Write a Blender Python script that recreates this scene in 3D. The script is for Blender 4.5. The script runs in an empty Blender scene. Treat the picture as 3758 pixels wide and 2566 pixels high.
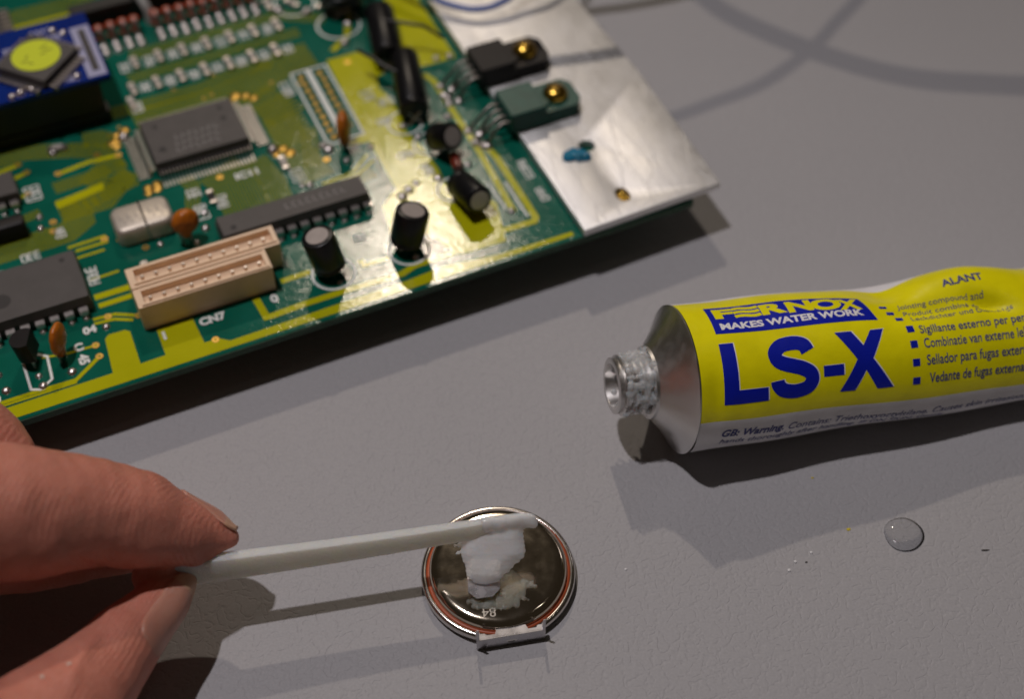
# Close-up of a work bench: circuit board, sealant tube, coin cell and a hand with a cable tie.
# 1 Blender unit = 1 millimetre.  x = right, y = away from the viewer, z = up, bench top at z = 0.
import bpy, bmesh, math, random
from mathutils import Vector, Matrix, noise as mnoise
from mathutils.bvhtree import BVHTree

random.seed(7)
S = bpy.context.scene
COL = S.collection
S.unit_settings.system = 'METRIC'
S.unit_settings.scale_length = 0.001
R = math.radians

# ------------------------------------------------------------------ camera
cam = bpy.data.cameras.new("camera")
camo = bpy.data.objects.new("camera", cam)
COL.objects.link(camo)
camo.location = (0, 0, 189)
camo.rotation_euler = (R(90 - 50.47), 0, 0)
cam.sensor_width = 360.0
cam.lens = 360.0 * 5350 / 3758
cam.clip_start = 5
cam.clip_end = 8000
cam.dof.use_dof = True
cam.dof.focus_distance = 213
cam.dof.aperture_fstop = cam.lens * 1e-3 / 4.6
S.camera = camo

# ------------------------------------------------------------------ world, lamps, exposure
W = bpy.data.worlds.new("World")
S.world = W
W.use_nodes = True
bg = W.node_tree.nodes["Background"]
bg.inputs[0].default_value = (1.0, 0.80, 0.58, 1)
bg.inputs[1].default_value = 0.022


def lamp(name, loc, target, size, watts, col, cone):
    l = bpy.data.lights.new(name, 'SPOT')
    l.spot_size = R(cone)
    l.spot_blend = 1.0
    l.shadow_soft_size = size / 2
    l.energy = watts
    l.color = col
    o = bpy.data.objects.new(name, l)
    COL.objects.link(o)
    o.location = loc
    o.rotation_euler = (Vector(target) - Vector(loc)).to_track_quat('-Z', 'Y').to_euler()
    return o


lamp("ceiling_spot_overhead", (-215, 205, 850), (-30, 105, 0), 24, 1.25e7, (1.0, 0.935, 0.96), 46)
lamp("ceiling_spot_behind", (-100, 1020, 930), (-20, 150, 0), 22, 1.12e7, (1.0, 0.85, 0.69), 46)
lamp("ceiling_spot_side", (420, 260, 1150), (0, 140, 0), 26, 0.3e6, (1.0, 0.90, 0.82), 60)

S.view_settings.view_transform = 'Standard'
S.view_settings.look = 'None'
S.view_settings.exposure = 0.0
S.view_settings.gamma = 1.0
S.cycles.max_bounces = 10
S.cycles.transparent_max_bounces = 8
S.cycles.use_denoising = True


# ------------------------------------------------------------------ material helpers
class N:
    """small wrapper for building node trees"""
    def __init__(self, name):
        self.m = bpy.data.materials.new(name)
        self.m.use_nodes = True
        self.t = self.m.node_tree
        self.p = self.t.nodes["Principled BSDF"]

    def new(self, typ, **kw):
        n = self.t.nodes.new(typ)
        for k, v in kw.items():
            if k.startswith('i_'):
                n.inputs[k[2:].replace('_', ' ')].default_value = v
            else:
                setattr(n, k, v)
        return n

    def ln(self, a, b):
        self.t.links.new(a, b)

    def set(self, **kw):
        for k, v in kw.items():
            self.p.inputs[k.replace('_', ' ')].default_value = v
        return self

    def coord(self, which='Object', scale=(1, 1, 1), rot=(0, 0, 0)):
        tc = self.new('ShaderNodeTexCoord')
        mp = self.new('ShaderNodeMapping')
        mp.inputs['Scale'].default_value = scale
        mp.inputs['Rotation'].default_value = rot
        self.ln(tc.outputs[which], mp.inputs[0])
        return mp.outputs[0]

    def noise(self, vec, scale, detail=2, rough=.5, dist=0):
        n = self.new('ShaderNodeTexNoise')
        n.inputs['Scale'].default_value = scale
        n.inputs['Detail'].default_value = detail
        n.inputs['Roughness'].default_value = rough
        n.inputs['Distortion'].default_value = dist
        self.ln(vec, n.inputs['Vector'])
        return n.outputs['Fac']

    def ramp(self, fac, stops):
        r = self.new('ShaderNodeValToRGB')
        e = r.color_ramp.elements
        while len(e) < len(stops):
            e.new(.5)
        for i, (p, c) in enumerate(stops):
            e[i].position = p
            e[i].color = c if len(c) == 4 else (*c, 1)
        self.ln(fac, r.inputs[0])
        return r.outputs[0]

    def math(self, op, a, b=None):
        n = self.new('ShaderNodeMath', operation=op)
        for i, v in enumerate((a, b)):
            if v is None:
                continue
            if isinstance(v, (int, float)):
                n.inputs[i].default_value = v
            else:
                self.ln(v, n.inputs[i])
        return n.outputs[0]

    def bump(self, height, dist, strength=1.0, prev=None):
        b = self.new('ShaderNodeBump')
        b.inputs['Distance'].default_value = dist
        b.inputs['Strength'].default_value = strength
        self.ln(height, b.inputs['Height'])
        if prev is not None:
            self.ln(prev, b.inputs['Normal'])
        self.ln(b.outputs[0], self.p.inputs['Normal'])
        return b.outputs[0]

    def mixc(self, fac, a, b):
        n = self.new('ShaderNodeMix', data_type='RGBA')
        for i, v in ((0, fac), (6, a), (7, b)):
            if isinstance(v, (int, float)):
                n.inputs[i].default_value = v
            elif isinstance(v, tuple):
                n.inputs[i].default_value = v if len(v) == 4 else (*v, 1)
            else:
                self.ln(v, n.inputs[i])
        return n.outputs[2]

    def color(self, sock):
        self.ln(sock, self.p.inputs['Base Color'])


def simple(name, col, rough=.5, metal=0., spec=.5, var=.0, vscale=.6, bump=0., bscale=3.):
    n = N(name)
    n.set(Roughness=rough, Metallic=metal, Specular_IOR_Level=spec, Base_Color=(*col, 1))
    v = n.coord()
    if var:
        f = n.noise(v, vscale, 3)
        n.color(n.ramp(f, [(.3, tuple(c * (1 - var) for c in col)), (.7, tuple(min(1, c * (1 + var)) for c in col))]))
    if bump:
        n.bump(n.noise(v, bscale, 2), bump)
    return n.m


def m_table():
    n = N("bench_laminate")
    v = n.coord()
    # worm-like embossing: contour lines of a noise field
    a = n.noise(v, .50, 1.0, .45, .6)
    d = n.math('ABSOLUTE', n.math('SUBTRACT', a, .5))
    worm = n.ramp(d, [(0.0, (1, 1, 1)), (.02, (.8, .8, .8)), (.075, (0, 0, 0))])
    gate = n.ramp(n.noise(v, 1.1, 1), [(.40, (0, 0, 0)), (.52, (1, 1, 1))])
    w = n.math('MULTIPLY', worm, gate)
    soft = n.noise(v, 1.4, 2)
    hgt = n.math('SUBTRACT', n.math('MULTIPLY', soft, .45), w)
    b = n.bump(hgt, .045, 1.0)
    big = n.noise(v, .02, 3)
    speck = n.ramp(n.noise(v, 2.6, 2), [(.3, (.94, .94, .94)), (.7, (1.05, 1.05, 1.05))])
    base = n.ramp(big, [(.3, (.370, .366, .380)), (.7, (.390, .384, .396))])
    mul = n.new('ShaderNodeMix', data_type='RGBA', blend_type='MULTIPLY')
    mul.inputs[0].default_value = 1
    n.ln(base, mul.inputs[6])
    n.ln(speck, mul.inputs[7])
    n.color(mul.outputs[2])
    n.set(Roughness=.58, Specular_IOR_Level=.35)
    return n.m


def m_mask(name, c0, c1, rough=.33):
    """solder mask lacquer with an uneven, slightly grainy film"""
    n = N(name)
    v = n.coord()
    n.color(n.ramp(n.noise(v, .11, 3), [(.3, c0), (.7, c1)]))
    n.set(Roughness=rough, Specular_IOR_Level=.32)
    h = n.math('ADD', n.math('MULTIPLY', n.noise(v, 1.2, 1), .5), n.noise(v, 3.6, 1))
    n.bump(h, .020, 1.0)
    return n.m


def m_skin():
    n = N("skin")
    v = n.coord()
    big = n.noise(v, .09, 4, .6)
    c = n.ramp(big, [(.30, (.55, .190, .130)), (.52, (.62, .230, .160)), (.72, (.68, .275, .195))])
    mott = n.noise(v, .8, 4, .65)
    c2 = n.mixc(n.math('MULTIPLY', n.ramp(mott, [(.45, (0, 0, 0)), (.68, (1, 1, 1))]), .25), c, (.58, .19, .15))
    hue = n.ramp(n.noise(v, .045, 2), [(.40, (0, 0, 0)), (.62, (1, 1, 1))])
    c2 = n.mixc(n.math('MULTIPLY', hue, .55), c2, (.65, .225, .155))
    fine = n.ramp(n.noise(v, 2.6, 3, .7), [(.40, (0, 0, 0)), (.66, (1, 1, 1))])
    c2 = n.mixc(n.math('MULTIPLY', fine, .22), c2, (.74, .40, .30))
    n.color(c2)
    n.set(Roughness=.46, Specular_IOR_Level=.36, Subsurface_Weight=.30, Subsurface_Scale=1.0)
    n.p.inputs['Subsurface Radius'].default_value = (2.0, .55, .3)
    # fine ridges across the finger plus pores
    w = n.new('ShaderNodeTexWave', wave_type='BANDS', bands_direction='X')
    w.inputs['Scale'].default_value = .52
    w.inputs['Distortion'].default_value = 3.2
    w.inputs['Detail'].default_value = 2
    w.inputs['Detail Scale'].default_value = 1.3
    n.ln(n.coord(rot=(0, 0, R(14))), w.inputs['Vector'])
    gate = n.ramp(n.noise(v, .14, 2), [(.42, (.15, .15, .15)), (.62, (1, 1, 1))])
    ridg = n.math('MULTIPLY', w.outputs['Fac'], gate)
    vo = n.new('ShaderNodeTexVoronoi', feature='DISTANCE_TO_EDGE')
    vo.inputs['Scale'].default_value = 1.9
    n.ln(n.coord(scale=(1.5, .9, 1)), vo.inputs['Vector'])
    cells = n.ramp(vo.outputs['Distance'], [(0, (0, 0, 0)), (.12, (1, 1, 1))])
    b1 = n.bump(ridg, .055, .9)
    b2 = n.bump(cells, .035, .9, b1)
    n.bump(n.noise(v, .5, 3), .35, .5, b2)
    return n.m


def m_alu():
    n = N("raw_aluminium")
    v = n.coord()
    st = n.noise(n.coord(scale=(1.6, .09, 1)), 2.2, 4, .7)
    bl = n.noise(v, .16, 5, .65)
    n.color(n.ramp(bl, [(.3, (.74, .735, .73)), (.7, (.84, .835, .83))]))
    n.set(Metallic=1.0)
    n.ln(n.ramp(n.math('ADD', n.math('MULTIPLY', st, .5), n.math('MULTIPLY', bl, .5)),
                [(.35, (.46, .46, .46)), (.65, (.68, .68, .68))]), n.p.inputs['Roughness'])
    # scratches
    vo = n.new('ShaderNodeTexVoronoi', feature='DISTANCE_TO_EDGE')
    vo.inputs['Scale'].default_value = .16
    n.ln(n.coord(scale=(2.2, .5, 1), rot=(0, 0, .7)), vo.inputs['Vector'])
    sc = n.ramp(vo.outputs['Distance'], [(0, (0, 0, 0)), (.012, (1, 1, 1))])
    b = n.bump(n.math('ADD', n.math('MULTIPLY', st, .5), n.math('MULTIPLY', sc, .6)), .05, 1.0)
    n.bump(n.noise(v, .35, 3), .10, .6, b)
    return n.m


def m_gel(name, col, trans, rough=.16, sss=1.0, bump=.05):
    n = N(name)
    n.set(Base_Color=(*col, 1), Roughness=rough, IOR=1.41, Transmission_Weight=trans,
          Subsurface_Weight=sss, Subsurface_Scale=1.0, Specular_IOR_Level=.5)
    n.p.inputs['Subsurface Radius'].default_value = (2.3, 1.9, 1.7)
    n.p.inputs['Subsurface Anisotropy'].default_value = .4
    v = n.coord()
    if bump:
        n.bump(n.noise(v, 2.2, 3, .6), bump * 4, .7)
    return n.m


def m_clear(name, rough, tint):
    """clear liquid: straight see-through plus a Fresnel surface gloss"""
    n = N(name)
    t = n.t
    t.nodes.remove(n.p)
    out = [q for q in t.nodes if q.type == 'OUTPUT_MATERIAL'][0]
    tr = n.new('ShaderNodeBsdfTransparent')
    tr.inputs[0].default_value = (*tint, 1)
    gl = n.new('ShaderNodeBsdfGlossy')
    gl.inputs['Roughness'].default_value = rough
    fr = n.new('ShaderNodeFresnel')
    fr.inputs[0].default_value = 1.38
    mx = n.new('ShaderNodeMixShader')
    n.ln(fr.outputs[0], mx.inputs[0])
    n.ln(tr.outputs[0], mx.inputs[1])
    n.ln(gl.outputs[0], mx.inputs[2])
    n.ln(mx.outputs[0], out.inputs[0])
    return n.m


def see_through(m, amount, tint=(.96, .96, .96)):
    """let a share of the light pass straight through a translucent material"""
    t = m.node_tree
    p = t.nodes["Principled BSDF"]
    out = [q for q in t.nodes if q.type == 'OUTPUT_MATERIAL'][0]
    tr = t.nodes.new('ShaderNodeBsdfTransparent')
    tr.inputs[0].default_value = (*tint, 1)
    mx = t.nodes.new('ShaderNodeMixShader')
    mx.inputs[0].default_value = amount
    t.links.new(p.outputs[0], mx.inputs[1])
    t.links.new(tr.outputs[0], mx.inputs[2])
    t.links.new(mx.outputs[0], out.inputs[0])
    return m


def m_tie():
    n = N("natural_nylon")
    n.set(Base_Color=(.99, .925, .845, 1), Roughness=.24, IOR=1.5, Transmission_Weight=.0,
          Subsurface_Weight=1.0, Subsurface_Scale=1.0)
    n.p.inputs['Subsurface Radius'].default_value = (2.0, 1.6, 1.2)
    v = n.coord(scale=(.6, 1, 1))
    n.bump(n.noise(v, 3.0, 3, .75), .24, 1.0)
    return n.m


def m_steel(name, col, rough, var=.05):
    n = N(name)
    v = n.coord()
    n.set(Metallic=1.0, Base_Color=(*col, 1))
    n.ln(n.ramp(n.noise(v, .5, 4), [(.3, (rough,) * 3), (.7, (rough + var,) * 3)]), n.p.inputs['Roughness'])
    n.bump(n.noise(v, 5, 2), .006, .6)
    return n.m


def m_print(name, col, rough=.38):
    n = N(name)
    v = n.coord()
    n.color(n.ramp(n.noise(v, .25, 4), [(.3, tuple(c * .93 for c in col)), (.7, tuple(min(1, c * 1.04) for c in col))]))
    n.set(Roughness=rough, Specular_IOR_Level=.45)
    n.bump(n.noise(v, .55, 3), .12, .5)
    return n.m


M = dict(
    table=m_table(),
    mask=m_mask("solder_mask_green", (.003, .095, .060), (.007, .130, .088), .11),
    copper=m_mask("solder_mask_over_copper", (.430, .430, .004), (.500, .490, .008), .11),
    trace=m_mask("solder_mask_over_trace", (.165, .190, .008), (.215, .230, .012), .12),
    edge=simple("board_edge", (.012, .055, .022), .55, var=.3, vscale=.8),
    bare=simple("bare_copper_rim", (.42, .17, .05), .35, .8),
    silk=simple("silkscreen_ink", (.80, .82, .78), .6, var=.1, vscale=1.5),
    gold=simple("gold_plated_pad", (.62, .38, .08), .42, .9, var=.15, vscale=1),
    solder=simple("solder", (.62, .57, .55), .33, 1.0, var=.08, bump=.1, bscale=1.4),
    tin=simple("tinned_leg", (.50, .46, .44), .36, 1.0, var=.12, vscale=1.2),
    leadgrey=simple('grey_lead', (.30, .27, .25), .42, 1.0, var=.15, vscale=1.2),
    tinpin=simple("tinned_leg_brightened", (.72, .66, .62), .34, 1.0, var=.10, vscale=1.2),  # lighter copy of the tin, imitating lamp reflections on the legs
    epoxy=simple("chip_epoxy", (.062, .055, .053), .52, 0, .5, var=.1, vscale=.4, bump=.03, bscale=5),
    epoxy2=simple("transistor_epoxy_black", (.016, .014, .014), .48, 0, .22, var=.12, vscale=.4, bump=.03, bscale=4),
    green=simple("transistor_epoxy_green", (.006, .070, .052), .40, 0, .4, var=.15, vscale=.4, bump=.03, bscale=4),
    dimple=simple("chip_dimple", (.026, .023, .022), .65),
    chiptxt=simple("chip_print", (.19, .18, .175), .6),
    sleeve=simple("black_sleeve", (.005, .005, .006), .36, 0, .32, bump=.02, bscale=2),
    captop=simple("capacitor_top", (.52, .47, .45), .42, .65, var=.06),
    cream=simple("cream_nylon", (.85, .62, .42), .42, 0, .45, var=.05, vscale=.3),
    brass=simple("yellow_passivated_steel", (.63, .40, .07), .22, 1.0, var=.15, vscale=.7),
    alu=m_alu(),
    crystal=simple("crystal_can", (.60, .54, .46), .46, .55, var=.06, vscale=.5),
    orange=simple("orange_dipped_ceramic", (.46, .130, .008), .36, 0, .5, var=.12, vscale=.5, bump=.12, bscale=.7),
    blueboard=m_mask("solder_mask_blue", (.002, .016, .16), (.004, .028, .21), .22),
    lavender=simple("white_print_on_blue", (.36, .36, .52), .6),
    fluo=simple("fluorescent_sticker", (.62, .70, .010), .6),
    fluoink=simple("sticker_pencil_mark", (.26, .30, .01), .7),
    red=simple("red_resistor_body", (.50, .085, .035), .4),
    blackplastic=simple("black_plastic", (.010, .010, .010), .45),
    darkred=simple("dark_glass_diode", (.16, .02, .012), .25),
    bluegel=simple("blue_thread_lock", (.004, .17, .30), .14, 0, .6, var=.3, vscale=.8, bump=.25, bscale=1),
    wire_blue=simple("blue_wire_insulation", (.014, .085, .42), .4),
    wire_black=simple("black_wire_insulation", (.012, .012, .012), .4),
    yellow=m_print("yellow_print", (.90, .82, .002), .33),
    white=m_print("white_print", (.88, .86, .88), .36),
    ink=m_print("blue_print", (.004, .014, .40), .36),
    inkdark=m_print("dark_blue_small_print", (.045, .055, .24), .45),
    tubealu=m_steel("tube_aluminium", (.70, .68, .66), .30, .14),
    gel=see_through(m_gel("silicone_gel", (1.0, .965, .95), .0, .06, 1.0, .035), .24),
    gelsmear=see_through(m_gel("smear_with_reflection_tint", (.95, .80, .64), .0, .10, 1.0, .03), .68),  # gel film, its tan tint also imitating the reflection in the cap
    gelclear=see_through(m_gel("clear_silicone_smear", (.97, .96, .96), .0, .09, 1.0, .05), .55),
    drop=m_clear("clear_drop", .04, (.985, .985, .985)),
    glint=simple("droplet_painted_glint", (.75, .75, .76), .08),  # opaque pale colour stands in for the bright glints on tiny droplets
    tie=see_through(m_tie(), .16, (.98, .95, .90)),
    nickel=m_steel("nickel_cap", (.66, .58, .47), .085, .05),
    can=m_steel("nickel_can", (.66, .62, .58), .16, .06),
    tab=m_steel("nickel_tab", (.56, .54, .55), .24, .08),
    engrave=simple("engraved_mark", (.55, .50, .42), .5, 1.0),
    gasket=simple("orange_gasket", (.40, .075, .02), .42),
    skin=m_skin(),
    nail=None,
    flake=simple("skin_flake", (.66, .52, .44), .6),
    speck=simple("dust_speck", (.05, .045, .04), .8),
    yspeck=simple("yellow_speck", (.60, .48, .02), .7),
)
nn = N("fingernail")
nv = nn.coord()
nn.color(nn.ramp(nn.noise(nv, .25, 3), [(.35, (.56, .25, .18)), (.65, (.62, .30, .22))]))
nn.set(Roughness=.30, Subsurface_Weight=.5, Subsurface_Scale=1.0, Specular_IOR_Level=.5)
nn.p.inputs['Subsurface Radius'].default_value = (1.6, .8, .5)
nn.bump(nn.noise(nn.coord(scale=(1, 1, .3)), 2.5, 2), .08, .5)
M['nail'] = nn.m
M['nailedge'] = simple('nail_free_edge', (.62, .36, .23), .35, 0, .5, var=.06)


# ------------------------------------------------------------------ mesh helpers
class MB:
    def __init__(self):
        self.v, self.f, self.mi = [], [], []

    def add(self, verts, faces, mi=0):
        o = len(self.v)
        self.v += [tuple(p) for p in verts]
        self.f += [tuple(i + o for i in f) for f in faces]
        self.mi += [mi] * len(faces)
        return self

    def box(self, x0, x1, y0, y1, z0, z1, mi=0, bev=0.0, top_in=0.0):
        b = bev
        if not b:
            t = top_in
            v = [(x0, y0, z0), (x1, y0, z0), (x1, y1, z0), (x0, y1, z0),
                 (x0 + t, y0 + t, z1), (x1 - t, y0 + t, z1), (x1 - t, y1 - t, z1), (x0 + t, y1 - t, z1)]
            return self.add(v, [(3, 2, 1, 0), (4, 5, 6, 7), (0, 1, 5, 4), (1, 2, 6, 5), (2, 3, 7, 6), (3, 0, 4, 7)], mi)
        rings = [(b, z0), (0, z0 + b), (0, z1 - b), (b, z1)]
        v = []
        for t, z in rings:
            v += [(x0 + t + (b if t == 0 else 0), y0 + t, z), (x1 - t - (b if t == 0 else 0), y0 + t, z),
                  (x1 - t, y0 + t + (b if t == 0 else 0), z), (x1 - t, y1 - t - (b if t == 0 else 0), z),
                  (x1 - t - (b if t == 0 else 0), y1 - t, z), (x0 + t + (b if t == 0 else 0), y1 - t, z),
                  (x0 + t, y1 - t - (b if t == 0 else 0), z), (x0 + t, y0 + t + (b if t == 0 else 0), z)]
        f = [tuple(range(7, -1, -1)), tuple(range(24, 32))]
        for r in range(3):
            for i in range(8):
                f.append((r * 8 + i, r * 8 + (i + 1) % 8, r * 8 + 8 + (i + 1) % 8, r * 8 + 8 + i))
        return self.add(v, f, mi)

    def prism(self, pts, z0, z1, mi=0):
        """pts counter-clockwise"""
        n = len(pts)
        v = [(x, y, z0) for x, y in pts] + [(x, y, z1) for x, y in pts]
        f = [tuple(range(n - 1, -1, -1)), tuple(range(n, 2 * n))]
        f += [(i, (i + 1) % n, n + (i + 1) % n, n + i) for i in range(n)]
        return self.add(v, f, mi)

    def lathe(self, prof, seg=32, mat=None, mi=0, cap=True):
        """prof: list of (r, z) around +z; mat: Matrix"""
        v, f = [], []
        for r, z in prof:
            for i in range(seg):
                a = 2 * math.pi * i / seg
                v.append(Vector((r * math.cos(a), r * math.sin(a), z)))
        for k in range(len(prof) - 1):
            for i in range(seg):
                j = (i + 1) % seg
                f.append((k * seg + i, k * seg + j, (k + 1) * seg + j, (k + 1) * seg + i))
        if cap:
            f.append(tuple(range(seg - 1, -1, -1)))
            f.append(tuple((len(prof) - 1) * seg + i for i in range(seg)))
        if mat is not None:
            v = [mat @ p for p in v]
        return self.add(v, f, mi)

    def tube(self, pts, r, seg=8, mi=0, caps=True):
        pts = [Vector(p) for p in pts]
        rs = r if isinstance(r, (list, tuple)) else [r] * len(pts)
        v, f = [], []
        up = Vector((0, 0, 1))
        prev = None
        for i, p in enumerate(pts):
            t = (pts[min(i + 1, len(pts) - 1)] - pts[max(i - 1, 0)]).normalized()
            if prev is None:
                a = t.cross(up)
                if a.length < .1:
                    a = t.cross(Vector((1, 0, 0)))
            else:
                a = prev - t * prev.dot(t)
            a.normalize()
            prev = a
            b = t.cross(a)
            for k in range(seg):
                q = 2 * math.pi * k / seg
                v.append(p + (a * math.cos(q) + b * math.sin(q)) * rs[i])
        for i in range(len(pts) - 1):
            for k in range(seg):
                j = (k + 1) % seg
                f.append((i * seg + k, i * seg + j, (i + 1) * seg + j, (i + 1) * seg + k))
        if caps:
            f.append(tuple(range(seg - 1, -1, -1)))
            f.append(tuple((len(pts) - 1) * seg + k for k in range(seg)))
        return self.add(v, f, mi)

    def strip(self, pts, w, z, mi=0):
        """flat polyline of width w in the xy plane"""
        pts = [Vector(p) for p in pts]
        n = len(pts)
        v = []
        for i, p in enumerate(pts):
            d0 = (pts[i] - pts[i - 1]).normalized() if i else (pts[1] - pts[0]).normalized()
            d1 = (pts[i + 1] - pts[i]).normalized() if i < n - 1 else d0
            nrm = Vector((-(d0 + d1).y, (d0 + d1).x))
            nrm.normalize()
            k = max(.5, nrm.dot(Vector((-d0.y, d0.x))))
            v += [(*(p + nrm * w / 2 / k), z), (*(p - nrm * w / 2 / k), z)]
        f = [(2 * i, 2 * i + 1, 2 * i + 3, 2 * i + 2) for i in range(n - 1)]
        return self.add(v, f, mi)

    def disc(self, x, y, r, z, seg=16, mi=0, r_in=0):
        if r_in:
            v = [(x + q * math.cos(2 * math.pi * i / seg), y + q * math.sin(2 * math.pi * i / seg), z) for q in (r, r_in) for i in range(seg)]
            return self.add(v, [(i, (i + 1) % seg, seg + (i + 1) % seg, seg + i) for i in range(seg)], mi)
        return self.add([(x + r * math.cos(2 * math.pi * i / seg), y + r * math.sin(2 * math.pi * i / seg), z) for i in range(seg)], [tuple(range(seg))], mi)

    def dome(self, x, y, z, r, hgt, seg=12, rings=4, mi=0):
        prof = [(r * math.cos(k * math.pi / 2 / rings) + 1e-4, hgt * math.sin(k * math.pi / 2 / rings)) for k in range(rings + 1)]
        return self.lathe(prof, seg, Matrix.Translation((x, y, z)), mi)

    def mesh(self, name, mats):
        me = bpy.data.meshes.new(name)
        me.from_pydata(self.v, [], self.f)
        mats = mats if isinstance(mats, (list, tuple)) else [mats]
        for m in mats:
            me.materials.append(M[m] if isinstance(m, str) else m)
        if len(mats) > 1:
            for p, i in zip(me.polygons, self.mi):
                p.material_index = i
        bm = bmesh.new()
        bm.from_mesh(me)
        bmesh.ops.recalc_face_normals(bm, faces=bm.faces)
        bm.to_mesh(me)
        bm.free()
        return me

    def build(self, name, mats, parent=None, smooth=None, **kw):
        return link(name, self.mesh(name, mats), parent, smooth, **kw)

    def build_up(self, name, mats, parent=None):
        """flat sheets: make every face look up"""
        o = link(name, self.mesh(name, mats), parent)
        bm = bmesh.new()
        bm.from_mesh(o.data)
        for f in bm.faces:
            f.normal_update()
            if f.normal.z < 0:
                f.normal_flip()
        bm.to_mesh(o.data)
        bm.free()
        return o


def link(name, me, parent=None, smooth=None, loc=None, rot=None, label=None):
    o = bpy.data.objects.new(name, me)
    COL.objects.link(o)
    if parent is not None:
        o.parent = parent
    if loc is not None:
        o.location = loc
    if rot is not None:
        o.rotation_euler = rot
    if smooth is not None and me is not None:
        me.polygons.foreach_set('use_smooth', [True] * len(me.polygons))
        if smooth < 180:
            me.set_sharp_from_angle(angle=R(smooth))
    if label:
        o['label'] = label
    return o


def tag(o, label, cat, group=None, kind=None):
    o['label'] = label
    if cat:
        o['category'] = cat
    if group:
        o['group'] = group
    if kind:
        o['kind'] = kind
    return o


def empty(name, loc=(0, 0, 0), rz=0):
    o = bpy.data.objects.new(name, None)
    COL.objects.link(o)
    o.location = loc
    o.rotation_euler = (0, 0, rz)
    o.empty_display_size = 5
    return o


def blob_mesh(name, mat, balls, voxel, smooth_it=8, disp=0.0, dscale=.5):
    """union of ellipsoids (centre, radii, rotation) fused to one skin"""
    bm = bmesh.new()
    for c, rad, rot in balls:
        mx = Matrix.Translation(c) @ (rot.to_4x4() if rot is not None else Matrix()) @ Matrix.Diagonal((*rad, 1))
        bmesh.ops.create_icosphere(bm, subdivisions=3, radius=1, matrix=mx)
    me = bpy.data.meshes.new(name + "_raw")
    bm.to_mesh(me)
    bm.free()
    o = bpy.data.objects.new(name + "_raw", me)
    COL.objects.link(o)
    md = o.modifiers.new("r", 'REMESH')
    md.mode = 'VOXEL'
    md.voxel_size = voxel
    md.use_smooth_shade = True
    ms = o.modifiers.new("s", 'SMOOTH')
    ms.iterations = smooth_it
    ms.factor = .5
    dg = bpy.context.evaluated_depsgraph_get()
    dg.update()
    res = bpy.data.meshes.new_from_object(o.evaluated_get(dg))
    bpy.data.objects.remove(o)
    bpy.data.meshes.remove(me)
    res.name = name
    if disp:
        for v, nrm in zip(res.vertices, [vn.vector.copy() for vn in res.vertex_normals]):
            v.co += nrm * disp * mnoise.noise(v.co * dscale)
    res.materials.clear()
    res.materials.append(M[mat])
    res.polygons.foreach_set('use_smooth', [True] * len(res.polygons))
    return res


def chain(pts, flat=1.0, step=.35):
    """dense ellipsoids along (x,y,z,r) control points, Catmull-Rom"""
    P = [Vector(p) for p in pts]
    P = [P[0] + (P[0] - P[1])] + P + [P[-1] + (P[-1] - P[-2])]
    P[0][3], P[-1][3] = pts[0][3], pts[-1][3]
    out = []
    for i in range(1, len(P) - 2):
        a, b, c, d = P[i - 1:i + 3]
        n = max(2, int((c.to_3d() - b.to_3d()).length / (step * max(.8, min(b[3], c[3]))))) if True else 2
        for k in range(n + (1 if i == len(P) - 3 else 0)):
            t = k / n
            q = .5 * ((2 * b) + (c - a) * t + (2 * a - 5 * b + 4 * c - d) * t * t + (3 * b - a - 3 * c + d) * t ** 3)
            rr = q[3]
            out.append((q.to_3d(), (rr, rr, rr * flat), None))
    return out


def text_mesh(txt, size=1.0, offset=0.0, shear=0.0, spacing=1.0):
    """flat text as 2-D triangles (list of verts, list of faces, width, height)"""
    cu = bpy.data.curves.new("t", 'FONT')
    cu.body = txt
    cu.size = size
    cu.offset = offset
    cu.shear = shear
    cu.space_character = spacing
    cu.resolution_u = 4
    o = bpy.data.objects.new("t", cu)
    COL.objects.link(o)
    dg = bpy.context.evaluated_depsgraph_get()
    dg.update()
    me = bpy.data.meshes.new_from_object(o.evaluated_get(dg))
    v = [(p.co.x, p.co.y) for p in me.vertices]
    f = [tuple(p.vertices) for p in me.polygons]
    bpy.data.objects.remove(o)
    bpy.data.curves.remove(cu)
    bpy.data.meshes.remove(me)
    return v, f


def fit(vf, x0, x1, y0, y1, keep_y=None):
    """stretch 2-D verts to a box; keep_y = (lo, hi) of the source used for y0..y1"""
    v, f = vf
    xs = [p[0] for p in v]
    ys = [p[1] for p in v]
    lx, hx = min(xs), max(xs)
    ly, hy = keep_y if keep_y else (min(ys), max(ys))
    return [(x0 + (a - lx) / (hx - lx) * (x1 - x0), y0 + (b - ly) / (hy - ly) * (y1 - y0)) for a, b in v], f


def flat_text(txt, x, y, hgt, z, rot=0.0, offset=.03, parent=None, mat='silk', name='lettering', width=None, mirror=False):
    v, f = text_mesh(txt, 1.0, offset)
    xs = [p[0] for p in v]
    ys = [p[1] for p in v]
    k = hgt / (max(ys) - min(ys))
    kx = k if width is None else width / (max(xs) - min(xs))
    mx, my = (min(xs) + max(xs)) / 2, (min(ys) + max(ys)) / 2
    c, s = math.cos(rot), math.sin(rot)
    pts = []
    for a, b in v:
        a, b = (a - mx) * kx, (b - my) * k
        pts.append((x + a * c - b * s, y + a * s + b * c, z))
    mb = MB().add(pts, f)
    return mb.build_up(name, mat, parent)


# ================================================================== SETTING
mb = MB()
mb.add([(-700, -200, 0), (700, -200, 0), (700, 900, 0), (-700, 900, 0)], [(0, 1, 2, 3)])
table = mb.build_up('table_top', 'table')
tag(table, 'matt grey embossed laminate bench top', None, kind='structure')

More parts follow.
